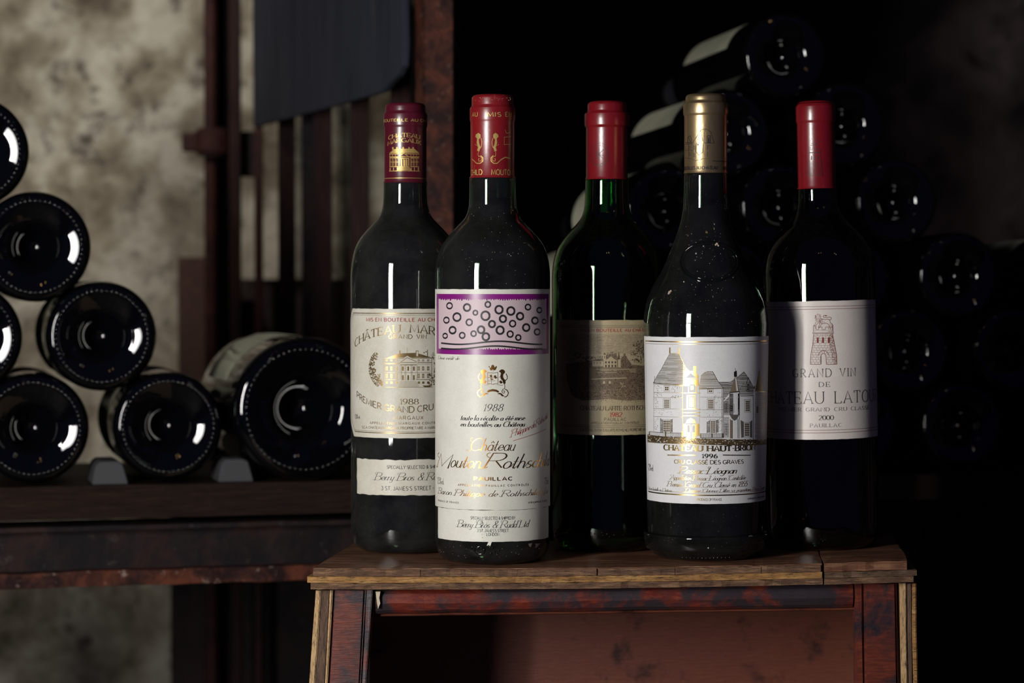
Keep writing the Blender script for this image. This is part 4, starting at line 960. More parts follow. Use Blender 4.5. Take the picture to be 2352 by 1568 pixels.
# ================= prints: tower label
B = b5
lo = B.label([(-84, 691), (78, 691), (80, 1009), (-84, 1009)], 'paper_pink', lab='rosy white label with a red tower and lion')
W = Wrap(B)
for y, w_ in ((703.6, .9), (709.6, 1.0), (987.6, 1.0), (993.8, 1.1)): W.hline(y, 1888, -78, 73, w_, 'ink_maroon')
W.text('GRAND VIN', 1821.5, 1964, 865.5, 18.5, 'ink', thick=.105, thin=.055, spacing=.42, space=.8)
W.text('DE', 1881.5, 1906, 888, 10.5, 'ink', thick=.12, thin=.06, spacing=.4)
W.text('CHATEAU LATOUR', 1763, 2012, 926.6, 27, 'ink', thick=.085, thin=.045, spacing=.26, space=.75)
W.text('PREMIER GRAND CRU CLASSÉ', 1789, 1995, 944, 8, 'ink', thick=.12, thin=.06, spacing=.3, space=.7)
W.text('2000', 1881, 1914.5, 964, 10, 'ink', thick=.15, thin=.06, spacing=.1)
W.text('PAUILLAC', 1861, 1933, 980.6, 8, 'ink', thick=.12, thin=.06, spacing=.35)
W.build('lettering', lo)
W = Wrap(B)
def C8(x, y): return (1860 + x/10.457, 700 + y/10.457)
def P8(p, m='ink_maroon', l=1): W.poly([C8(*q) for q in p], m, l)
def L8(p, w_=.6, m='ink_maroon', l=2, **k): W.line([C8(*q) for q in p], w_*1.25, m, l, **k)
L8([(95, 700), (70, 960), (30, 1160), (12, 1425)], 1.0); L8([(540, 690), (600, 1000), (640, 1200), (648, 1425)], 1.2); L8([(10, 1425), (262, 1425)], 1.0); L8([(395, 1425), (648, 1425)], 1.0)
P8([(65, 662), (575, 662), (575, 688), (65, 688)]); L8([(75, 672), (565, 672)], .6, 'paper_pink', 3)
for x0, x1 in ((88, 150), (215, 290), (375, 450), (490, 550)): L8([(x0, 590 if x0 > 90 else 490), (x0, 530 if x0 > 90 else 490), (x1, 530 if x0 > 90 else 500), (x1, 590)], .7)
L8([(88, 490), (88, 660)], .8); L8([(550, 480), (555, 660)], 1.2); L8([(150, 590), (215, 590)], .7); L8([(290, 590), (375, 590)], .7); L8([(120, 610), (440, 610)], .4)
for x in (165, 292, 430): P8([(x, 780), (x+50, 780), (x+50, 915), (x, 915)])
def wl(y): t = (y-700)/725; return 95-83*t**.9, 540+108*t**.85
y = 745; k = 0
while y < 1420:
    a, b_ = wl(y); segs = [(a, b_)] if y < 1090 else [(a, 245 if y > 1190 else 225), (405 if y > 1190 else 430, b_)]
    if 770 < y < 920: segs = [(a, 165), (215, 292), (342, 430), (480, b_)]
    for s0, s1 in segs:
        L8([(s0, y), (s1, y)], .45)
        x = s0 + (25 if k % 2 else 60)
        while x < s1: L8([(x, y), (x, min(y+57, 1420))], .4); x += 78
    y += 57; k += 1
L8([(262, 1425), (262, 1230), (285, 1180), (325, 1165), (365, 1180), (385, 1230), (398, 1425)], 1.0); L8([(268, 1425), (268, 1230)], 1.3, 'ink')
L8([(205, 1215), (220, 1160), (270, 1110), (325, 1095), (390, 1110), (435, 1165), (440, 1200)], .9)
for a in ((240, 1165, 270, 1190), (285, 1115, 300, 1165), (355, 1110, 345, 1160), (410, 1140, 380, 1180)): L8([(a[0], a[1]), (a[2], a[3])], .5)
W.dabs([C8(*q) for q in [(470, 700), (540, 700), (600, 1000), (645, 1200), (645, 1420), (560, 1420), (500, 1100), (450, 900)]], 520, .3, .75, ['ink_maroon'], 2, seed=2)
W.dabs([C8(*q) for q in [(95, 700), (140, 700), (110, 1000), (60, 1420), (15, 1420), (60, 1000)]], 110, .25, .5, ['ink_maroon'], 2, seed=3)
W.dabs([C8(*q) for q in [(100, 695), (540, 695), (540, 730), (100, 730)]], 90, .25, .6, ['ink_maroon'], 2, seed=4)
W.dabs([C8(*q) for q in [(440, 600), (555, 560), (555, 660), (440, 660)]], 70, .25, .6, ['ink_maroon'], 2, seed=5)
W.dabs([C8(*q) for q in [(88, 500), (140, 520), (140, 655), (88, 655)]], 40, .25, .5, ['ink_maroon'], 2, seed=6)
# the lion
W.dabs([C8(*q) for q in [(120, 240), (190, 212), (255, 240), (280, 310), (290, 350), (250, 420), (190, 425), (140, 390), (115, 320)]], 170, .35, .9, ['ink_maroon'], 2, seed=7)
P8([(150, 250), (215, 250), (225, 300), (195, 350), (160, 320)], 'paper_pink', 3); L8([(160, 285), (178, 285)], .6, 'ink_maroon', 4); L8([(198, 283), (216, 283)], .6, 'ink_maroon', 4); L8([(175, 325), (202, 325)], .6, 'ink_maroon', 4); L8([(188, 290), (182, 312)], .4, 'ink_maroon', 4)
L8([(280, 335), (360, 350), (430, 340), (480, 370), (490, 430), (530, 450), (545, 500)], .9); L8([(240, 430), (300, 450), (380, 440), (430, 450), (465, 500), (465, 540)], .8)
L8([(150, 410), (120, 480), (115, 520), (140, 525)], .8); L8([(200, 430), (150, 490)], .7); L8([(235, 425), (225, 490), (205, 540), (240, 545), (265, 480), (300, 450)], .8)
W.dabs([C8(*q) for q in [(250, 350), (320, 350), (310, 440), (220, 440)]], 60, .3, .6, ['ink_maroon'], 2, seed=8); W.dabs([C8(*q) for q in [(330, 400), (400, 390), (390, 440), (310, 445)]], 20, .25, .5, ['ink_maroon'], 2, seed=9)
W.dabs([C8(*q) for q in [(460, 450), (540, 450), (550, 560), (470, 570)]], 60, .25, .6, ['ink_maroon'], 2, seed=10)
L8([(470, 360), (510, 345), (515, 310), (480, 290), (400, 300), (340, 300), (320, 275), (340, 250), (370, 245)], .9); P8([(355, 262), (390, 240), (420, 262), (385, 275)])
W.build('tower_engraving', lo)

# ================= prints on the capsules
def capr(b): return max(r for r, z in b.cap[:8])
W = Wrap(b1, 48.6/b1.scale); GC = 'gold_cap'
W.text('MIS EN BOUTEILLE AU CHATEAU', -128, 118, 278.5, 6, GC, deg=True, cx=931, style='sans', thick=.17, spacing=.25, space=.45)
W.text('CHÂTEAU', 893, 964, 314.5, 9, GC, arc=-11, cx=930, thick=.17, thin=.08, spacing=.14); W.text('MARGAUX', 891, 966, 326.5, 9, GC, arc=-11, cx=930, thick=.17, thin=.08, spacing=.14)
W.hline(408.5, 931, -180, 180, 1.2, GC)
def C1(x, y): return (780 + x/3.266, 200 + y/3.267)
def P1(p, m=GC, l=1): W.poly([C1(*q) for q in p], m, l)
def r1(a, b_, c, d, m=GC, l=1): P1([(a, b_), (c, b_), (c, d), (a, d)], m, l)
P1([(374, 497), (410, 465), (560, 462), (597, 495)]); 
for x in (395, 425, 472, 515, 545): r1(x, 450, x+11, 470)
r1(374, 500, 597, 506); r1(374, 520, 440, 526); r1(520, 520, 597, 526); P1([(438, 524), (481, 492), (524, 524)]); P1([(452, 519), (481, 499), (510, 519)], 'foil_burgundy', 2); r1(440, 530, 522, 538)
for x in (442, 460, 478, 496, 514): r1(x, 538, x+8, 590)
for x0 in (376, 532):
    for i in range(3):
        r1(x0+i*21, 505, x0+i*21+3, 522); r1(x0+i*21, 536, x0+i*21+4, 596); r1(x0+i*21+9, 542, x0+i*21+11, 590)
    r1(x0, 528, x0+62, 535); r1(x0, 560, x0+62, 564); r1(x0, 594, x0+62, 600); r1(x0, 605, x0+8, 628); r1(x0+26, 603, x0+32, 626); r1(x0+54, 603, x0+62, 626)
r1(462, 545, 470, 594); r1(484, 545, 492, 594); r1(502, 545, 508, 594)
for i in range(5): r1(440-i*3, 594+i*8, 524+i*3, 599+i*8)
r1(372, 628, 600, 633)
W.build('capsule_print', b1.root, base=.00009)
W = Wrap(b2, 50.6/b2.scale)
W.text('MIS', 1120, 1150.5, 267.5, 9.5, GC, style='sans', thick=.17, spacing=.3); W.text('EN', 1161, 1174, 267.5, 9.5, GC, style='sans', thick=.17, spacing=.3); W.text('AU', 1085, 1097, 267.5, 9.5, GC, style='sans', thick=.17, spacing=.3)
W.text('CHILD', 1083, 1107.5, 401.5, 12, GC, style='sans', thick=.17, spacing=.2); W.text('MOUTON', 1129, 1176, 401.5, 12, GC, style='sans', thick=.17, spacing=.22)
for s_, x0 in ((1, 1097), (-1, 1140)):
    def Q(p): return [(x0+s_*a, b_) for a, b_ in p]
    W.poly(Q([(-4, 309), (2, 305), (7, 309), (7, 316), (3, 320), (4, 330), (7, 338), (4, 348), (-1, 346), (1, 338), (-2, 328), (-1, 318), (-5, 314)]), GC, 1)
    W.line(Q([(5, 342), (9, 336), (10, 326), (8, 317)]), 1.2, GC); W.line(Q([(2, 348), (1, 355), (3, 360)]), 1.1, GC); W.line(Q([(0, 335), (-6, 331)]), .8, GC)
    W.line(Q([(3, 358), (9, 361), (9, 369), (3, 370), (2, 365), (5, 364)]), 1.2, GC); W.line(Q([(7, 357), (12, 362), (12, 370), (6, 375), (-2, 375), (-8, 369), (-13, 365)]), 2.0, GC)
W.line([(1160, 298), (1163, 306), (1171, 305), (1174, 297)], 1.2, GC); W.line([(1158, 315), (1158, 332), (1174, 331)], 1.0, GC); W.line([(1158, 315), (1174, 314)], 1.0, GC)
W.line([(1150, 367), (1160, 361), (1172, 364)], 2.4, GC)
W.build('capsule_print', b2.root, base=.00009)
W = Wrap(b3, 47.8/b3.scale)
W.line([(1376+23*math.cos(R(a)), 355+27*math.sin(R(a))) for a in range(-170, 170, 14)], .7, 'ink', 1)
W.line([(1376+18*math.cos(R(a)), 355+22*math.sin(R(a))) for a in range(0, 360, 20)], .5, 'ink', 1, True)
for a, b_, c, d in ((1366, 343, 1386, 366), (1386, 343, 1366, 366), (1376, 339, 1376, 369), (1362, 352, 1390, 358)): W.line([(a, b_), (c, d)], 1.1, 'ink')
for i in range(13):
    a = R(-20+i*17); x, y = 1376+20.5*math.cos(a), 355+24.5*math.sin(a); W.line([(x-1.5, y-1.5), (x+1.2, y+1.2)], 1.0, 'ink')
W.build('capsule_print', b3.root, base=.00009)
W = Wrap(b4, 49.0/b4.scale)
W.text('MIS EN BOUTEILLES AU CHATEAU', -115, 28, 388.5, 7, 'ink', deg=True, cx=1621, style='sans', thick=.2, spacing=.14, space=.35); W.text('MIS EN BOUTEILLES AU CHATEAU', 48, 190, 388.5, 7, 'ink', deg=True, cx=1621, style='sans', thick=.2, spacing=.14, space=.35)
W.hline(369.5, 1621, 14, 75, 1.6, 'ink')
def C6(x, y): return (1260 + x/3.136, 200 + y/3.136)
def L6(p, w_=.8): W.line([C6(*q) for q in p], w_, 'ink')
L6([(1040, 400), (1075, 345), (1095, 310), (1130, 300), (1165, 320), (1190, 395), (1190, 405), (1115, 402)], 1.0); L6([(1130, 300), (1120, 330), (1118, 400)]); L6([(1142, 350), (1165, 350), (1165, 400), (1142, 400), (1142, 350)], 1.3); W.poly([C6(*q) for q in [(1148, 372), (1158, 355), (1158, 398), (1148, 398)]], 'ink')
L6([(1000, 400), (1005, 360), (1020, 350), (1030, 375), (1030, 400), (985, 400)], 1.4); L6([(1010, 360), (1022, 395)], 1.6); L6([(985, 410), (1032, 408), (1040, 400)], 1.2); L6([(985, 455), (1040, 455)]); L6([(985, 510), (1030, 515), (1060, 530), (1105, 520), (1105, 515), (1150, 515)])
for x in (990, 1010, 1030, 1040, 1060): L6([(x, 412), (x, 512)], .6)
L6([(1075, 385), (1085, 345), (1100, 300), (1110, 390)], .9); L6([(1065, 400), (1062, 465), (1080, 490), (1110, 470), (1115, 405)], 1.0); L6([(1145, 420), (1145, 450)]); L6([(1145, 465), (1145, 500)]); L6([(1145, 420), (1165, 420)]); W.poly([C6(*q) for q in [(1072, 408), (1080, 408), (1080, 420), (1072, 420)]], 'ink')
for x, y in ((1012, 425), (1012, 470), (1046, 425), (1046, 478)): L6([(x, y), (x+8, y), (x+8, y+22), (x, y+22), (x, y)], .7)
W.build('capsule_print', b4.root, base=.00009)
W = Wrap(b5, 43.2/b5.scale)
def C9(x, y): return (1872 + (x-330)/18.0, 337 + (y-490)/14.0)
def L9(p, w_=.7): W.line([C9(*q) for q in p], w_, 'ink')
L9([(95, 690), (70, 960), (30, 1160), (12, 1425), (262, 1425), (262, 1230), (325, 1165), (385, 1230), (398, 1425), (648, 1425), (640, 1200), (600, 1000), (540, 690), (95, 690)], .8)
L9([(65, 675), (575, 675)], 1.4); L9([(88, 660), (88, 500), (150, 500), (150, 590), (215, 590), (215, 530), (290, 530), (290, 590), (375, 590), (375, 530), (450, 530), (450, 590), (550, 590), (550, 660)], .9)
for x in (165, 292, 430): L9([(x+20, 780), (x+20, 915)], 2.0)
for i in range(11):
    y = 960+i*42; a, b_ = wl(min(y, 1420)); L9([(a, y), (225 if y > 1150 else b_, y)], .5)
    if y > 1150: L9([(420, y), (b_, y)], .5)
    for x in range(int(a)+40+(i % 2)*30, int(b_), 80):
        if not (225 < x < 420 and y > 1150): L9([(x, y), (x, y+42)], .45)
W.dabs([C9(*q) for q in [(120, 240), (190, 212), (280, 310), (400, 340), (500, 360), (540, 450), (430, 460), (300, 450), (190, 470), (115, 480), (115, 320)]], 70, .4, .9, ['ink'], 1, seed=12); L9([(480, 360), (515, 310), (400, 290), (330, 260)], .8)
W.build('capsule_print', b5.root, base=.00009)

# ================= relief in the glass
def tube_on(b, pts, rad, name, mat, closed=False, n=8):
    """raised bead following pixel points on the bottle surface"""
    bm = bmesh.new(); P = []
    for px, py in pts:
        th, z = b.px2tz(px, py); r, nr, nz = b.surf(z); P.append((Vector((r*math.sin(th), -r*math.cos(th), z)), Vector((nr*math.sin(th), -nr*math.cos(th), nz))))
    m = len(P); rings = []
    for i, (p, nn) in enumerate(P):
        t = (P[(i+1) % m][0]-P[i-1][0]) if closed else (P[min(i+1, m-1)][0]-P[max(i-1, 0)][0])
        t.normalize(); s_ = t.cross(nn).normalized()
        rings.append([bm.verts.new(p + s_*math.cos(2*PI*k/n)*rad + nn*math.sin(2*PI*k/n)*rad*.55) for k in range(n)])
    for i in range(m if closed else m-1):
        a, c = rings[i], rings[(i+1) % m]
        for k in range(n): bm.faces.new((a[k], a[(k+1) % n], c[(k+1) % n], c[k]))
    return from_bm(name, bm, mat, b.root, True)
M['relief'] = plain('moulded_glass_relief', (.004, .005, .004), .06, spec=.7)
tube_on(b4, [(1629+66*math.cos(R(a)), 601+46*math.sin(R(a))) for a in range(0, 360, 8)], .0008, 'moulded_seal', M['relief'], True)['label'] = 'oval seal moulded in the shoulder'
tube_on(b4, [(1629+60*math.cos(R(a)), 601+40*math.sin(R(a))) for a in range(0, 360, 8)], .0004, 'moulded_seal', M['relief'], True)['label'] = 'inner ring of the moulded oval seal'
def bumps(b, pts, rad, name, mat, seed=1, lab=None):
    bm = bmesh.new(); rnd = random.Random(seed)
    for px, py, k in pts:
        th, z = b.px2tz(px, py); r, nr, nz = b.surf(z); c = Vector((r*math.sin(th), -r*math.cos(th), z))
        m_ = Matrix.Translation(c) @ Matrix.Scale(rad*k, 4)
        bmesh.ops.create_icosphere(bm, subdivisions=1, radius=1.0, matrix=m_)
    o = from_bm(name, bm, mat, b.root, True); o['kind'] = 'stuff'
    if lab: o['label'] = lab
    return o
bumps(b2, [(1083, 1258, 1), (1092, 1256, 1), (1096, 1262, .8), (1112, 1262, 1.5), (1122, 1254, 1.2), (1131, 1258, 1), (1136, 1266, 1), (1141, 1270, 1), (1145, 1263, 1), (1128, 1270, 1), (1105, 1258, .8)], .0008, 'moulded_mark', M['relief'])
tube_on(b2, [(1102+12*math.cos(R(a)), 1264+9*math.sin(R(a))) for a in range(0, 360, 30)], .0005, 'moulded_mark', M['relief'], True)
bumps(b3, [(1365, 1226, .9), (1382, 1222, .9), (1385, 1229, .8), (1394, 1226, .9), (1400, 1232, .7), (1410, 1228, .9), (1432, 1228, .6), (1372, 1234, 1.2)], .0007, 'moulded_mark', M['relief'])
bumps(b5, [(1886, 1238, .8), (1890, 1243, .7), (1896, 1239, .8), (1902, 1245, .6), (1881, 1248, .6)], .0007, 'moulded_mark', M['relief'])
bumps(b4, [(1568+i*9, 1281.5-abs(i-6)*.25, 1) for i in range(13)], .0008, 'moulded_foot_dots', M['relief'])
M['grit'] = plain('pale_grit', (.42, .32, .24), .8)
rnd = random.Random(31)
bumps(b4, [(1647, 560, 1.5), (1644, 562, 1.2), (1650, 564, 1.1), (1599, 582, 1.0), (1616, 565, .8), (1571, 647, .9), (1538, 671, 1.6), (1541, 668, 1.2), (1536, 674, 1.1), (1627, 1258, .9)] + [(rnd.uniform(1575, 1690), rnd.uniform(520, 690), rnd.uniform(.2, .42)) for _ in range(70)] + [(rnd.uniform(1500, 1740), rnd.uniform(680, 765), rnd.uniform(.15, .35)) for _ in range(30)], .0007, 'dust_specks', M['grit'], lab='specks of grit stuck to the shoulder')
bumps(b2, [(rnd.uniform(1060, 1210), rnd.uniform(470, 655), rnd.uniform(.18, .4)) for _ in range(70)] + [(rnd.uniform(1085, 1180), rnd.uniform(224, 232), rnd.uniform(.2, .5)) for _ in range(40)] + [(rnd.uniform(1008, 1250), rnd.uniform(1250, 1285), rnd.uniform(.15, .35)) for _ in range(30)], .0006, 'dust_specks', M['grit'])
# ------------------------------------------------------------------ background materials
def wall_mat(name, a, b, c, dk, scale=14):
    t = NT(name); co = t.coords()
    n1 = t.noise(co, scale, 7, .62, .2); n2 = t.noise(co, scale*2.6, 6, .7, .3); n3 = t.noise(co, 3.2, 3, .5)
    col = t.ramp(n1, [(.30, a), (.47, b), (.62, c)])
    col = t.mix(t.ramp(n2, [(.34, .9), (.47, 0.)]), col, dk)
    col = t.mix(t.ramp(n3, [(.35, .5), (.6, 0.)]), col, tuple(x*.45 for x in b))
    t.l(col, t.b.inputs['Base Color']); t.set(Roughness=.9, Specular__IOR__Level=.2)
    t.bump(n2, .7, .012); return t.m
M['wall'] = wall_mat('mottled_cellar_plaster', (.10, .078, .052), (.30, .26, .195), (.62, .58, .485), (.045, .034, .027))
M['wall_shade_tone'] = wall_mat('shade_toned_stone', (.014, .013, .016), (.045, .037, .039), (.17, .12, .115), (.010, .009, .012), 5)  # shade on the right-hand walls put into a darker stone colour
M['floor'] = wall_mat('cellar_floor', (.03, .025, .02), (.07, .06, .05), (.12, .10, .09), (.02, .016, .014))
def rust(name, base, orange, pale, sc=26):
    t = NT(name); co = t.coords(); n1 = t.noise(co, sc, 7, .7, .3); n2 = t.noise(co, sc*2.3, 6, .75)
    c = t.ramp(n1, [(.42, base), (.51, tuple(x*.6+y*.4 for x, y in zip(base, orange))), (.62, orange)])
    c = t.mix(t.ramp(n2, [(.60, 0.), (.68, .8)]), c, pale)
    t.l(c, t.b.inputs['Base Color']); t.set(Roughness=.62, Specular__IOR__Level=.12); t.bump(n2, .6, .001); return t.m
M['rust'] = rust('rusty_iron', (.020, .009, .009), (.115, .034, .018), (.30, .22, .18), 40)
M['rust_dark'] = rust('dark_iron', (.010, .008, .010), (.028, .015, .012), (.05, .045, .045))
M['pole'] = rust('dark_red_pole', (.025, .010, .010), (.05, .018, .016), (.07, .035, .03))
M['slat'] = wood_edge('dark_brown_slat', (.013, .007, .007), (.028, .013, .012), (.05, .023, .019), (40, 40, 3))
M['shelf_wood'] = wood_edge('dark_shelf_wood', (.008, .005, .004), (.018, .010, .007), (.034, .020, .014), (5, 30, 60))
M['block'] = wood_edge('brown_block_wood', (.035, .012, .008), (.06, .022, .014), (.09, .038, .022), (20, 20, 20))
M['cradle'] = plain('grey_rubber', (.045, .045, .05), .65)
def slate_mat():
    t = NT('dark_slate'); co = t.coords((1, 1, 1)); n = t.noise(t.coords((6, 6, 1)), 7, 5, .6, .6)
    c = t.ramp(n, [(.35, (.022, .026, .042)), (.62, (.034, .038, .056)), (.80, (.085, .08, .085))])
    t.l(c, t.b.inputs['Base Color']); t.set(Roughness=.6, Specular__IOR__Level=.15); t.bump(t.noise(co, 30, 5, .6), .3, .001); return t.m
M['slate'] = slate_mat()

# ------------------------------------------------------------------ room shell
def structure(name, bm, mat, label=None):
    o = from_bm(name, bm, mat); o['kind'] = 'structure'
    if label: o['label'] = label
    return o
def displaced_wall(name, p0, p1, z0, z1, mat, amt=.02, n=90, m=60, thick=.15, nrm=(0, 1, 0), sc=3.5):
    from mathutils import noise
    bm = bmesh.new(); p0 = Vector(p0); p1 = Vector(p1); nv = Vector(nrm); g = []
    for j in range(m+1):
        row = []
        for i in range(n+1):
            p = Vector((*(p0*(1-i/n)+p1*(i/n)), z0+(z1-z0)*j/m))
            d = noise.noise(p*sc)*amt + noise.noise(p*sc*4)*amt*.35
            row.append(bm.verts.new(p + nv*d))
        g.append(row)
    for j in range(m):
        for i in range(n): bm.faces.new((g[j][i], g[j][i+1], g[j+1][i+1], g[j+1][i]))
    b = [bm.verts.new(Vector((*q, z)) + nv*thick) for q in (p0, p1) for z in (z0, z1)]     # back face
    bm.faces.new((b[0], b[1], b[3], b[2]))
    bm.faces.new([g[j][0] for j in range(m+1)] + [b[1], b[0]]); bm.faces.new([g[j][n] for j in range(m, -1, -1)] + [b[2], b[3]])
    bm.faces.new([g[0][i] for i in range(n, -1, -1)] + [b[0], b[2]]); bm.faces.new([g[m][i] for i in range(n+1)] + [b[3], b[1]])
    return structure(name, bm, mat)
displaced_wall('wall_back', (-1.60, 2.9), (-.085, 2.9), 0, 2.4, M['wall'], .018)
displaced_wall('wall_right', (1.75, 1.2), (1.75, 3.75), 0, 2.4, M['wall_shade_tone'], .03, nrm=(1, 0, 0))
displaced_wall('wall_recess', (-.085, 3.60), (1.90, 3.60), 0, 2.4, M['wall_shade_tone'], .03)  # right stretch set deeper and toned dark so it reads as shaded
displaced_wall('wall_left', (-1.60, 1.0), (-1.60, 3.0), 0, 2.4, M['wall_shade_tone'], .03, nrm=(-1, 0, 0))
bm = bmesh.new(); box(bm, -.076, -.052, 2.045, 3.60, 0, 2.4); structure('light_block_wall', bm, M['wall_shade_tone'])  # added divider, blocks light and reflections from the lit left wall
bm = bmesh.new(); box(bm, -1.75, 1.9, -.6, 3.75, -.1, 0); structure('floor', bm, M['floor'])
bm = bmesh.new(); box(bm, -1.75, 1.9, 1.1, 3.75, 2.4, 2.5); structure('ceiling', bm, M['wall_shade_tone'])

# ------------------------------------------------------------------ slatted gate, slate board, iron posts
gate = empty('slatted_gate', (-.19, 2.38, 0)); tag(gate, 'dark slatted gate standing behind the hanging slate board', 'gate')
def child(o, root):
    o.parent = root; o.matrix_parent_inverse = Matrix.Translation(-root.location); return o
sm = None
for i, t in enumerate((.0, .25, .5, .77, 1.0)):
    x, y = -.099-.173*t, 2.15+.45*t; wd = .0088 if i < 4 else .0045
    bm = bmesh.new(); box(bm, x-wd, x+wd, y-.004, y+.004, .4745, 1.35, .001)
    child(from_bm('slat', bm, M['slat'] if i < 4 else M['pole']), gate)
bm = bmesh.new(); box(bm, -.213, -.196, 2.452, 2.460, .4745, 1.35, .001); child(from_bm('slat', bm, M['rust_dark']), gate)['label'] = 'grey iron slat'
for z in (.4745, 1.30):
    bm = bmesh.new(); prism(bm, [(-.2670, 2.600, z), (-.0905, 2.140, z), (-.0855, 2.148, z), (-.2610, 2.606, z)], (0, 0, .03)); child(from_bm('cross_rail', bm, M['slat']), gate)
# slate: thin board with a broken lower edge
def sl(t, z): return Vector((-.0855-.178*t, 2.03+.49*t, z))
pts = [sl(-.005, 1.15), sl(.004, 1.02), sl(-.004, .93), sl(.003, .88), sl(-.002, .83), sl(.004, .812), sl(.03, .805), sl(.075, .800), sl(.11, .7945), sl(.40, .793), sl(.7, .7925), sl(1.0, .792), sl(1.01, 1.15)]
bm = bmesh.new(); prism(bm, pts, (-.0056, -.0021, 0), .0008, 1)
slate = from_bm('slate_board', bm, M['slate']); tag(slate, 'dark slate board with a chipped corner, hanging before the slatted gate', 'board')
# rusty angle-iron post
post = empty('angle_iron_post', (-.06, 2.0, 0)); tag(post, 'rusty angle-iron post beside the slate board', 'post')
bm = bmesh.new(); box(bm, -.0725, -.0487, 2.000, 2.004, 0, 1.5, .0006); child(from_bm('flange', bm, M['rust']), post)['label'] = 'broad rusty front flange'
bm = bmesh.new(); prism(bm, [(-.0735, 1.999, 0), (-.0720, 1.9995, 0), (-.0785, 2.03, 0), (-.0810, 2.03, 0)], (0, 0, 1.5)); child(from_bm('flange', bm, M['rust']), post)['label'] = 'narrow side flange turned to the wall'
def pole(name, px0, px1, Y, mat, label, z1=1.6, round_=True):
    x0, x1 = (px0-1176)/FPX*Y, (px1-1176)/FPX*Y; r = (x1-x0)/2; x = (x0+x1)/2
    root = empty(name, (x, Y, 0)); tag(root, label, 'post')
    if round_:
        o = from_bm('tube', lathe([(0, 0), (r, 0), (r, z1), (0, z1)], 24), mat, root)
    else:
        bm = bmesh.new(); box(bm, -r, r, -.006, .006, 0, z1, .001); o = from_bm('bar', bm, mat, root)
    return root, r
p, r = pole('scaffold_pole', 470, 500, 2.62, M['pole'], 'dark red upright pole with a clamp, against the lit wall')
zc = .63+(650-328)/FPX*2.62
bm = bmesh.new(); bmesh.ops.create_cone(bm, cap_ends=True, segments=20, radius1=.0195, radius2=.0195, depth=.030, matrix=Matrix.Translation((.002, -.004, zc))); bmesh.ops.bevel(bm, geom=bm.edges[:], offset=.004, segments=2, affect='EDGES'); from_bm('clamp', bm, M['pole'], p)
bm = bmesh.new(); box(bm, -.030, .006, -.012, .010, zc-.010, zc+.010, .003); from_bm('clamp_arm', bm, M['pole'], p)
pole('iron_upright', 500, 527, 2.66, M['rust_dark'], 'black iron upright just right of the clamped pole', round_=False)
pole('iron_upright', 529, 554, 2.60, M['slat'], 'brown-black iron upright beside a lit strip of wall', round_=False)
bm = bmesh.new(); z0 = .63+(650-340)/FPX*2.59
p, r = pole('iron_upright', 586, 600, 2.63, M['pole'], 'thin red-brown upright at the slate board left edge', round_=False)
box(bm, -.022, .0, -.010, .0, z0-.03, z0+.02, .004); from_bm('hinge', bm, M['rust_dark'], p)
# black board added to darken the background, and brown block, low behind the racks
bm = bmesh.new(); box(bm, -.345, -.10, 2.82, 2.84, 0, .635, .002); tag(from_bm('added_dark_board', bm, M['rust_dark']), 'added low black board darkening the area behind the slatted gate', 'board')
bm = bmesh.new(); box(bm, -.372, -.3166, 2.69, 2.75, .50, .659, .003); tag(from_bm('wooden_block', bm, M['block']), 'brown wooden block standing before the lit wall left of the poles', 'block')
bm = bmesh.new(); box(bm, -.380, -.10, 2.68, 2.80, .0, .4998, .003); tag(from_bm('chest', bm, M['rust_dark']), 'low black chest under the brown block', 'chest')

# ------------------------------------------------------------------ left rack: plank on an iron channel, turned 17 degrees
A = R(14.5)
rack = empty('bottle_shelf', (-.25, 1.95, 0), (0, 0, A)); tag(rack, 'dark wooden shelf on a rusty iron channel under the left bottle stack', 'shelf')
ux = Vector((math.cos(A), math.sin(A), 0)); uy = Vector((-math.sin(A), math.cos(A), 0))
def face_y(px, py, z):                     # helper to check depth
    return at_z(px, py, z)
FPt = at_z(400, 1111, .4735)               # a point on the upper front arris of the plank
def to_local(v): 
    d = Vector(v) - rack.location; return Vector((d.dot(ux), d.dot(uy), d.z))
fy = to_local(FPt).y
def lbox(name, x0, x1, y0, y1, z0, z1, mat, lab=None, amt=0, seed=1, bev=.0008):
    bm = bmesh.new(); box(bm, x0, x1, fy+y0, fy+y1, z0, z1, bev)
    if amt: 
        bmesh.ops.bisect_plane
        for k in range(60):
            bmesh.ops.bisect_plane(bm, geom=bm.verts[:]+bm.edges[:]+bm.faces[:], plane_co=(x0+(x1-x0)*k/60, 0, 0), plane_no=(1, 0, 0))
        rough_up(bm, amt, 40, seed)
    o = from_bm(name, bm, mat, rack)
    if lab: o['label'] = lab
    return o
lbox('plank', -.42, .165, 0, .24, .4475, .4735, M['shelf_wood'], 'dark brown plank', .0005)
lbox('channel_flange', -.42, .165, -.003, .05, .4385, .4425, M['rust_dark'], 'pale-edged upper flange of the iron channel', .0005, 2)
lbox('channel_web', -.42, .165, .010, .016, .4060, .4385, M['rust_dark'], 'dark recessed web of the iron channel', .0008, 3)
lbox('channel_flange', -.42, .165, -.004, .05, .3955, .4075, M['rust'], 'orange-rusty lower flange of the iron channel', .0010, 4)
for x in (-.38, .13):
    bm = bmesh.new(); box(bm, x-.015, x+.015, fy+.03, fy+.06, 0, .3955); from_bm('leg', bm, M['rust_dark'], rack)
bm = bmesh.new(); box(bm, -.3045, -.3035, fy-.004, fy+.002, .4430, .4465); 
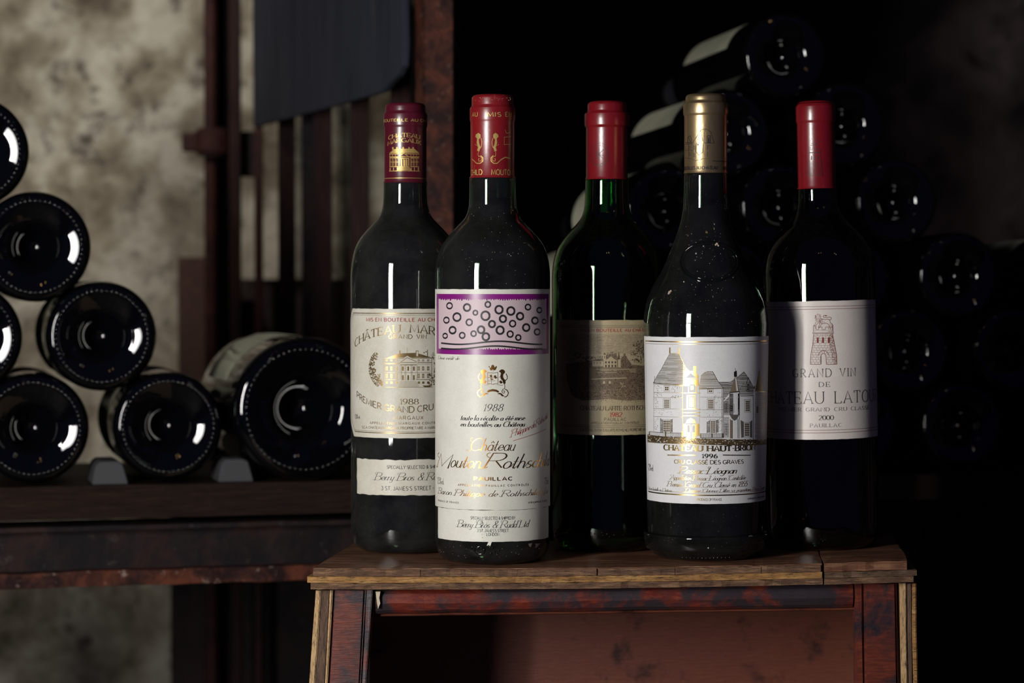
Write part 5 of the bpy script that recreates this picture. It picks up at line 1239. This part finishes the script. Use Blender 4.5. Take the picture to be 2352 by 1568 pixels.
# cradles
def cradle(px):
    P = at_z(px, 1111, .4735); l = to_local(P)
    n = 8; pr = []
    for sx_, h in ((-1, 1), (1, 1)): pass
    pts = [(-.0135, 0), (-.0120, .010), (-.0105, .0155), (-.0070, .0182), (.0060, .0182), (.0100, .0160), (.0118, .010), (.0145, 0)]
    bm = bmesh.new(); prism(bm, [(l.x+a, fy+.004, .4736+b) for a, b in pts], (0, .05, 0), .0008, 1)
    o = from_bm('bottle_wedge', bm, M['cradle']); o.matrix_world = rack.matrix_world
    o.location = rack.location; o.rotation_euler = rack.rotation_euler
    return o
tag(cradle(250), 'grey rubber wedge between the two lowest stacked bottles', 'wedge', 'grey wedges on the left shelf')
tag(cradle(548), 'grey rubber wedge beside the large bottle on the shelf', 'wedge', 'grey wedges on the left shelf')

# ------------------------------------------------------------------ lying bottles
def lying_mesh(r, L, shoulder, neck_r, neck_from, punt_d, ring, name):
    punt = [(r*a, r*b) for a, b in ((0, .63), (.1, .60), (.2, .50), (.3, .33), (.4, .19), (.5, .105), (.58, .070), (.64, .048), (.70, .0295), (.76, .0125), (.80, .003), (.83, 0), (.86, .003), (.90, .012), (.95, .045), (.985, .12), (1, .22))]
    body = [(r, shoulder), (r*.985, shoulder+.010), (r*.88, shoulder+.028), (r*.66, shoulder+.045), (neck_r*1.25, neck_from), (neck_r, neck_from+.02), (neck_r, L-.012), (neck_r*1.08, L-.011), (neck_r*1.08, L-.002), (neck_r*.8, L)]
    prof = punt[:1] + spline(punt, 4)[1:] + spline([(r, shoulder-.025), (r, shoulder-.012)]+body, 5) + [(0, L)]
    prof = [(max(a, 0), b) for a, b in prof]
    bm = lathe(prof, 72); me = bpy.data.meshes.new(name); bmesh.ops.recalc_face_normals(bm, faces=bm.faces[:]); bm.to_mesh(me); bm.free()
    for p in me.polygons: p.use_smooth = True
    me.materials.append(M['dark_glass']); return me
def knurl_mesh(r, n, rad):
    bm = bmesh.new()
    for i in range(n):
        a = 2*PI*i/n
        m_ = Matrix.Translation((r*.83*math.sin(a), r*.83*math.cos(a), .0005)) @ Matrix.Rotation(-a, 4, 'Z') @ Matrix.Diagonal((rad*.72, rad*.9, rad*.72, 1))
        bmesh.ops.create_icosphere(bm, subdivisions=2, radius=1.0, matrix=m_)
    me = bpy.data.meshes.new('knurl_ring'); bm.to_mesh(me); bm.free()
    for p in me.polygons: p.use_smooth = True
    me.materials.append(M['knurl']); return me
def band_mesh(r, z0, z1, a0, a1, mat):
    bm = bmesh.new(); n = 24; g = []
    for j, z in enumerate((z0, z1)):
        g.append([bm.verts.new(((r+.0002)*math.sin(a0+(a1-a0)*i/n), -(r+.0002)*math.cos(a0+(a1-a0)*i/n), z)) for i in range(n+1)])
    for i in range(n): bm.faces.new((g[0][i], g[0][i+1], g[1][i+1], g[1][i]))
    bmesh.ops.solidify(bm, geom=bm.faces[:], thickness=.00015)
    me = bpy.data.meshes.new('label_band'); bm.to_mesh(me); bm.free()
    for p in me.polygons: p.use_smooth = True
    me.materials.append(mat); return me
M['knurl'] = plain('moulded_knurl_glass', (.002, .002, .003), .13, spec=1.0)
class Lying:
    def __init__(s, name, r, L, shoulder, neck_r, neck_from, punt, lz0, lz1, n_knurl, capmat):
        s.glass = lying_mesh(r, L, shoulder, neck_r, neck_from, punt, .8, 'glass_body'); s.name = name; s.r = r
        s.knurl = knurl_mesh(r, n_knurl, .0017 if r > .04 else .0011) if n_knurl else None
        s.band = band_mesh(r, lz0, lz1, -PI*.55, PI*.55, M['paper_back']) if lz1 else None
        bm = lathe([(neck_r*1.03, L-.075), (neck_r*1.03, L-.012), (neck_r*1.12, L-.0115), (neck_r*1.12, L-.001), (neck_r*.8, L+.0004), (0, L+.0004)], 40)
        s.cap = bpy.data.meshes.new('capsule'); bm.to_mesh(s.cap); bm.free(); s.cap.materials.append(capmat)
        for p in s.cap.polygons: p.use_smooth = True
    def place(s, centre, az, dip, spin, label, group, band=True, cat='wine bottle'):
        """centre of the base, axis heading az degrees left of straight back, dip degrees down"""
        d = Vector((-math.sin(R(az))*math.cos(R(dip)), math.cos(R(az))*math.cos(R(dip)), -math.sin(R(dip))))
        root = empty(s.name, centre); q = d.to_track_quat('Z', 'Y')
        root.rotation_mode = 'QUATERNION'; root.rotation_quaternion = q
        tag(root, label, cat, group)
        link('glass_body', s.glass, None, root)
        if s.knurl: k = link('knurl_ring', s.knurl, None, root); k['kind'] = 'stuff'
        if s.band and band:
            b = link('label_band', s.band, None, root)
            # spin: world direction the label faces, degrees from straight up towards the left
            u = q.inverted() @ Vector((-math.sin(R(spin)), 0, math.cos(R(spin))))
            b.rotation_euler = (0, 0, math.atan2(u.x, -u.y))
        link('capsule', s.cap, None, root); return root
GL_ = 'bottles stacked on the left shelf'
champ = Lying('sparkling_wine_bottle', .0427, .305, .125, .0150, .215, .034, .055, .145, 58, M['foil_gold'])
# position from measured base-circle centres; the bases sit over the shelf's front edge
def rackpos(px, py, off=.004):
    """centre of a base seen at (px, py), on the plane of the rack front"""
    d = ray(px, py); nrm = uy; p0 = rack.location + uy*(fy+off)
    t = (p0-CAM).dot(nrm)/d.dot(nrm); return CAM + d*t
for px, py, off, lab in ((78, 984, .004, 'dark bottle lying at the bottom left of the left stack, by a wedge'), (388, 979, .004, 'dark bottle lying on the shelf between the two grey wedges'),
                (235, 772, .004, 'dark bottle lying in the second layer, resting on the two lowest'), (-78, 776, .004, 'dark bottle at the left picture edge beside the second layer'),
                (82, 566, .004, 'dark bottle lying in the third layer of the left stack'), (-62, 346, .004, 'topmost dark bottle of the left stack, cut by the picture edge'),
                (-248, 987, .004, 'dark bottle on the shelf, second from the outer end of the left stack'), (-416, 772, .004, 'outermost dark bottle in the second layer of the left stack'),
                (-592, 990, .004, 'dark bottle at the outer end of the left shelf'), (-234, 556, .004, 'outer dark bottle in the third layer of the left stack')):
    c = rackpos(px, py, off)
    champ.place(c, 14.5, 0, 35, lab, GL_)
mag = Lying('magnum_bottle', .0570, .36, .165, .0165, .265, .040, .060, .150, 66, M['foil_red'])
c = rackpos(704, 940, -.012); mag.place(c, 16.5, 0, -32, 'very large dark bottle lying behind the leftmost standing bottle', GL_)
GR_ = 'bottles stacked in the right-hand rack'
cl = Lying('claret_bottle', .0352, .300, .185, .0140, .225, .030, .052, .172, 0, M['foil_black'])
rows = {1: ((1806, 127),), 2: ((1677, 304), (1943, 286)), 3: ((1534, 482), (1797, 474), (2062, 462)), 4: ((1420, 655), (1680, 650), (1955, 642), (2205, 632), (2455, 640)),
        5: ((1560, 817), (1840, 812), (2090, 806), (2332, 804)), 6: ((1440, 985), (1722, 982), (1970, 978), (2212, 976), (2450, 980))}
nth = ['first', 'second', 'third', 'fourth', 'fifth']; rown = {1: 'top', 2: 'second', 3: 'third', 4: 'fourth', 5: 'fifth', 6: 'bottom'}
for rw, lst in rows.items():
    for i, (px, py) in enumerate(lst):
        c = at_y(px, py, 1.95)
        if rw == 1: lab = 'dark bottle lying alone at the peak of the right stack'
        elif rw == 4 and i == 4: lab = 'dark bottle at the right picture edge with a brownish label'
        else: lab = 'dark lying bottle, %s from the left in the %s row of the right stack' % (nth[i], rown[rw])
        az = 13
        cl.place(c, az, 1.7, -28 if rw < 3 else 30, lab, GR_, band=(rw <= 3 and i == 0) or (rw == 4 and i in (0, 4)))
rs = empty('bottle_shelf', (.27, 2.08, .4718)); rs.rotation_euler = (R(-1.7), 0, 0); tag(rs, 'dark brown shelf board under the right-hand bottle stack', 'shelf')
bm = bmesh.new(); box(bm, -.185, .46, -.14, .16, -.020, .0008, .001); from_bm('plank', bm, M['shelf_wood'], rs)
for x in (-.16, .43):
    bm = bmesh.new(); box(bm, x-.015, x+.015, .0, .03, -.472, -.0205); from_bm('leg', bm, M['rust_dark'], rs)
bm = bmesh.new(); box(bm, -.05, .46, .150, .165, -.46, -.0205, .001); from_bm('back_board', bm, M['rust_dark'], rs)
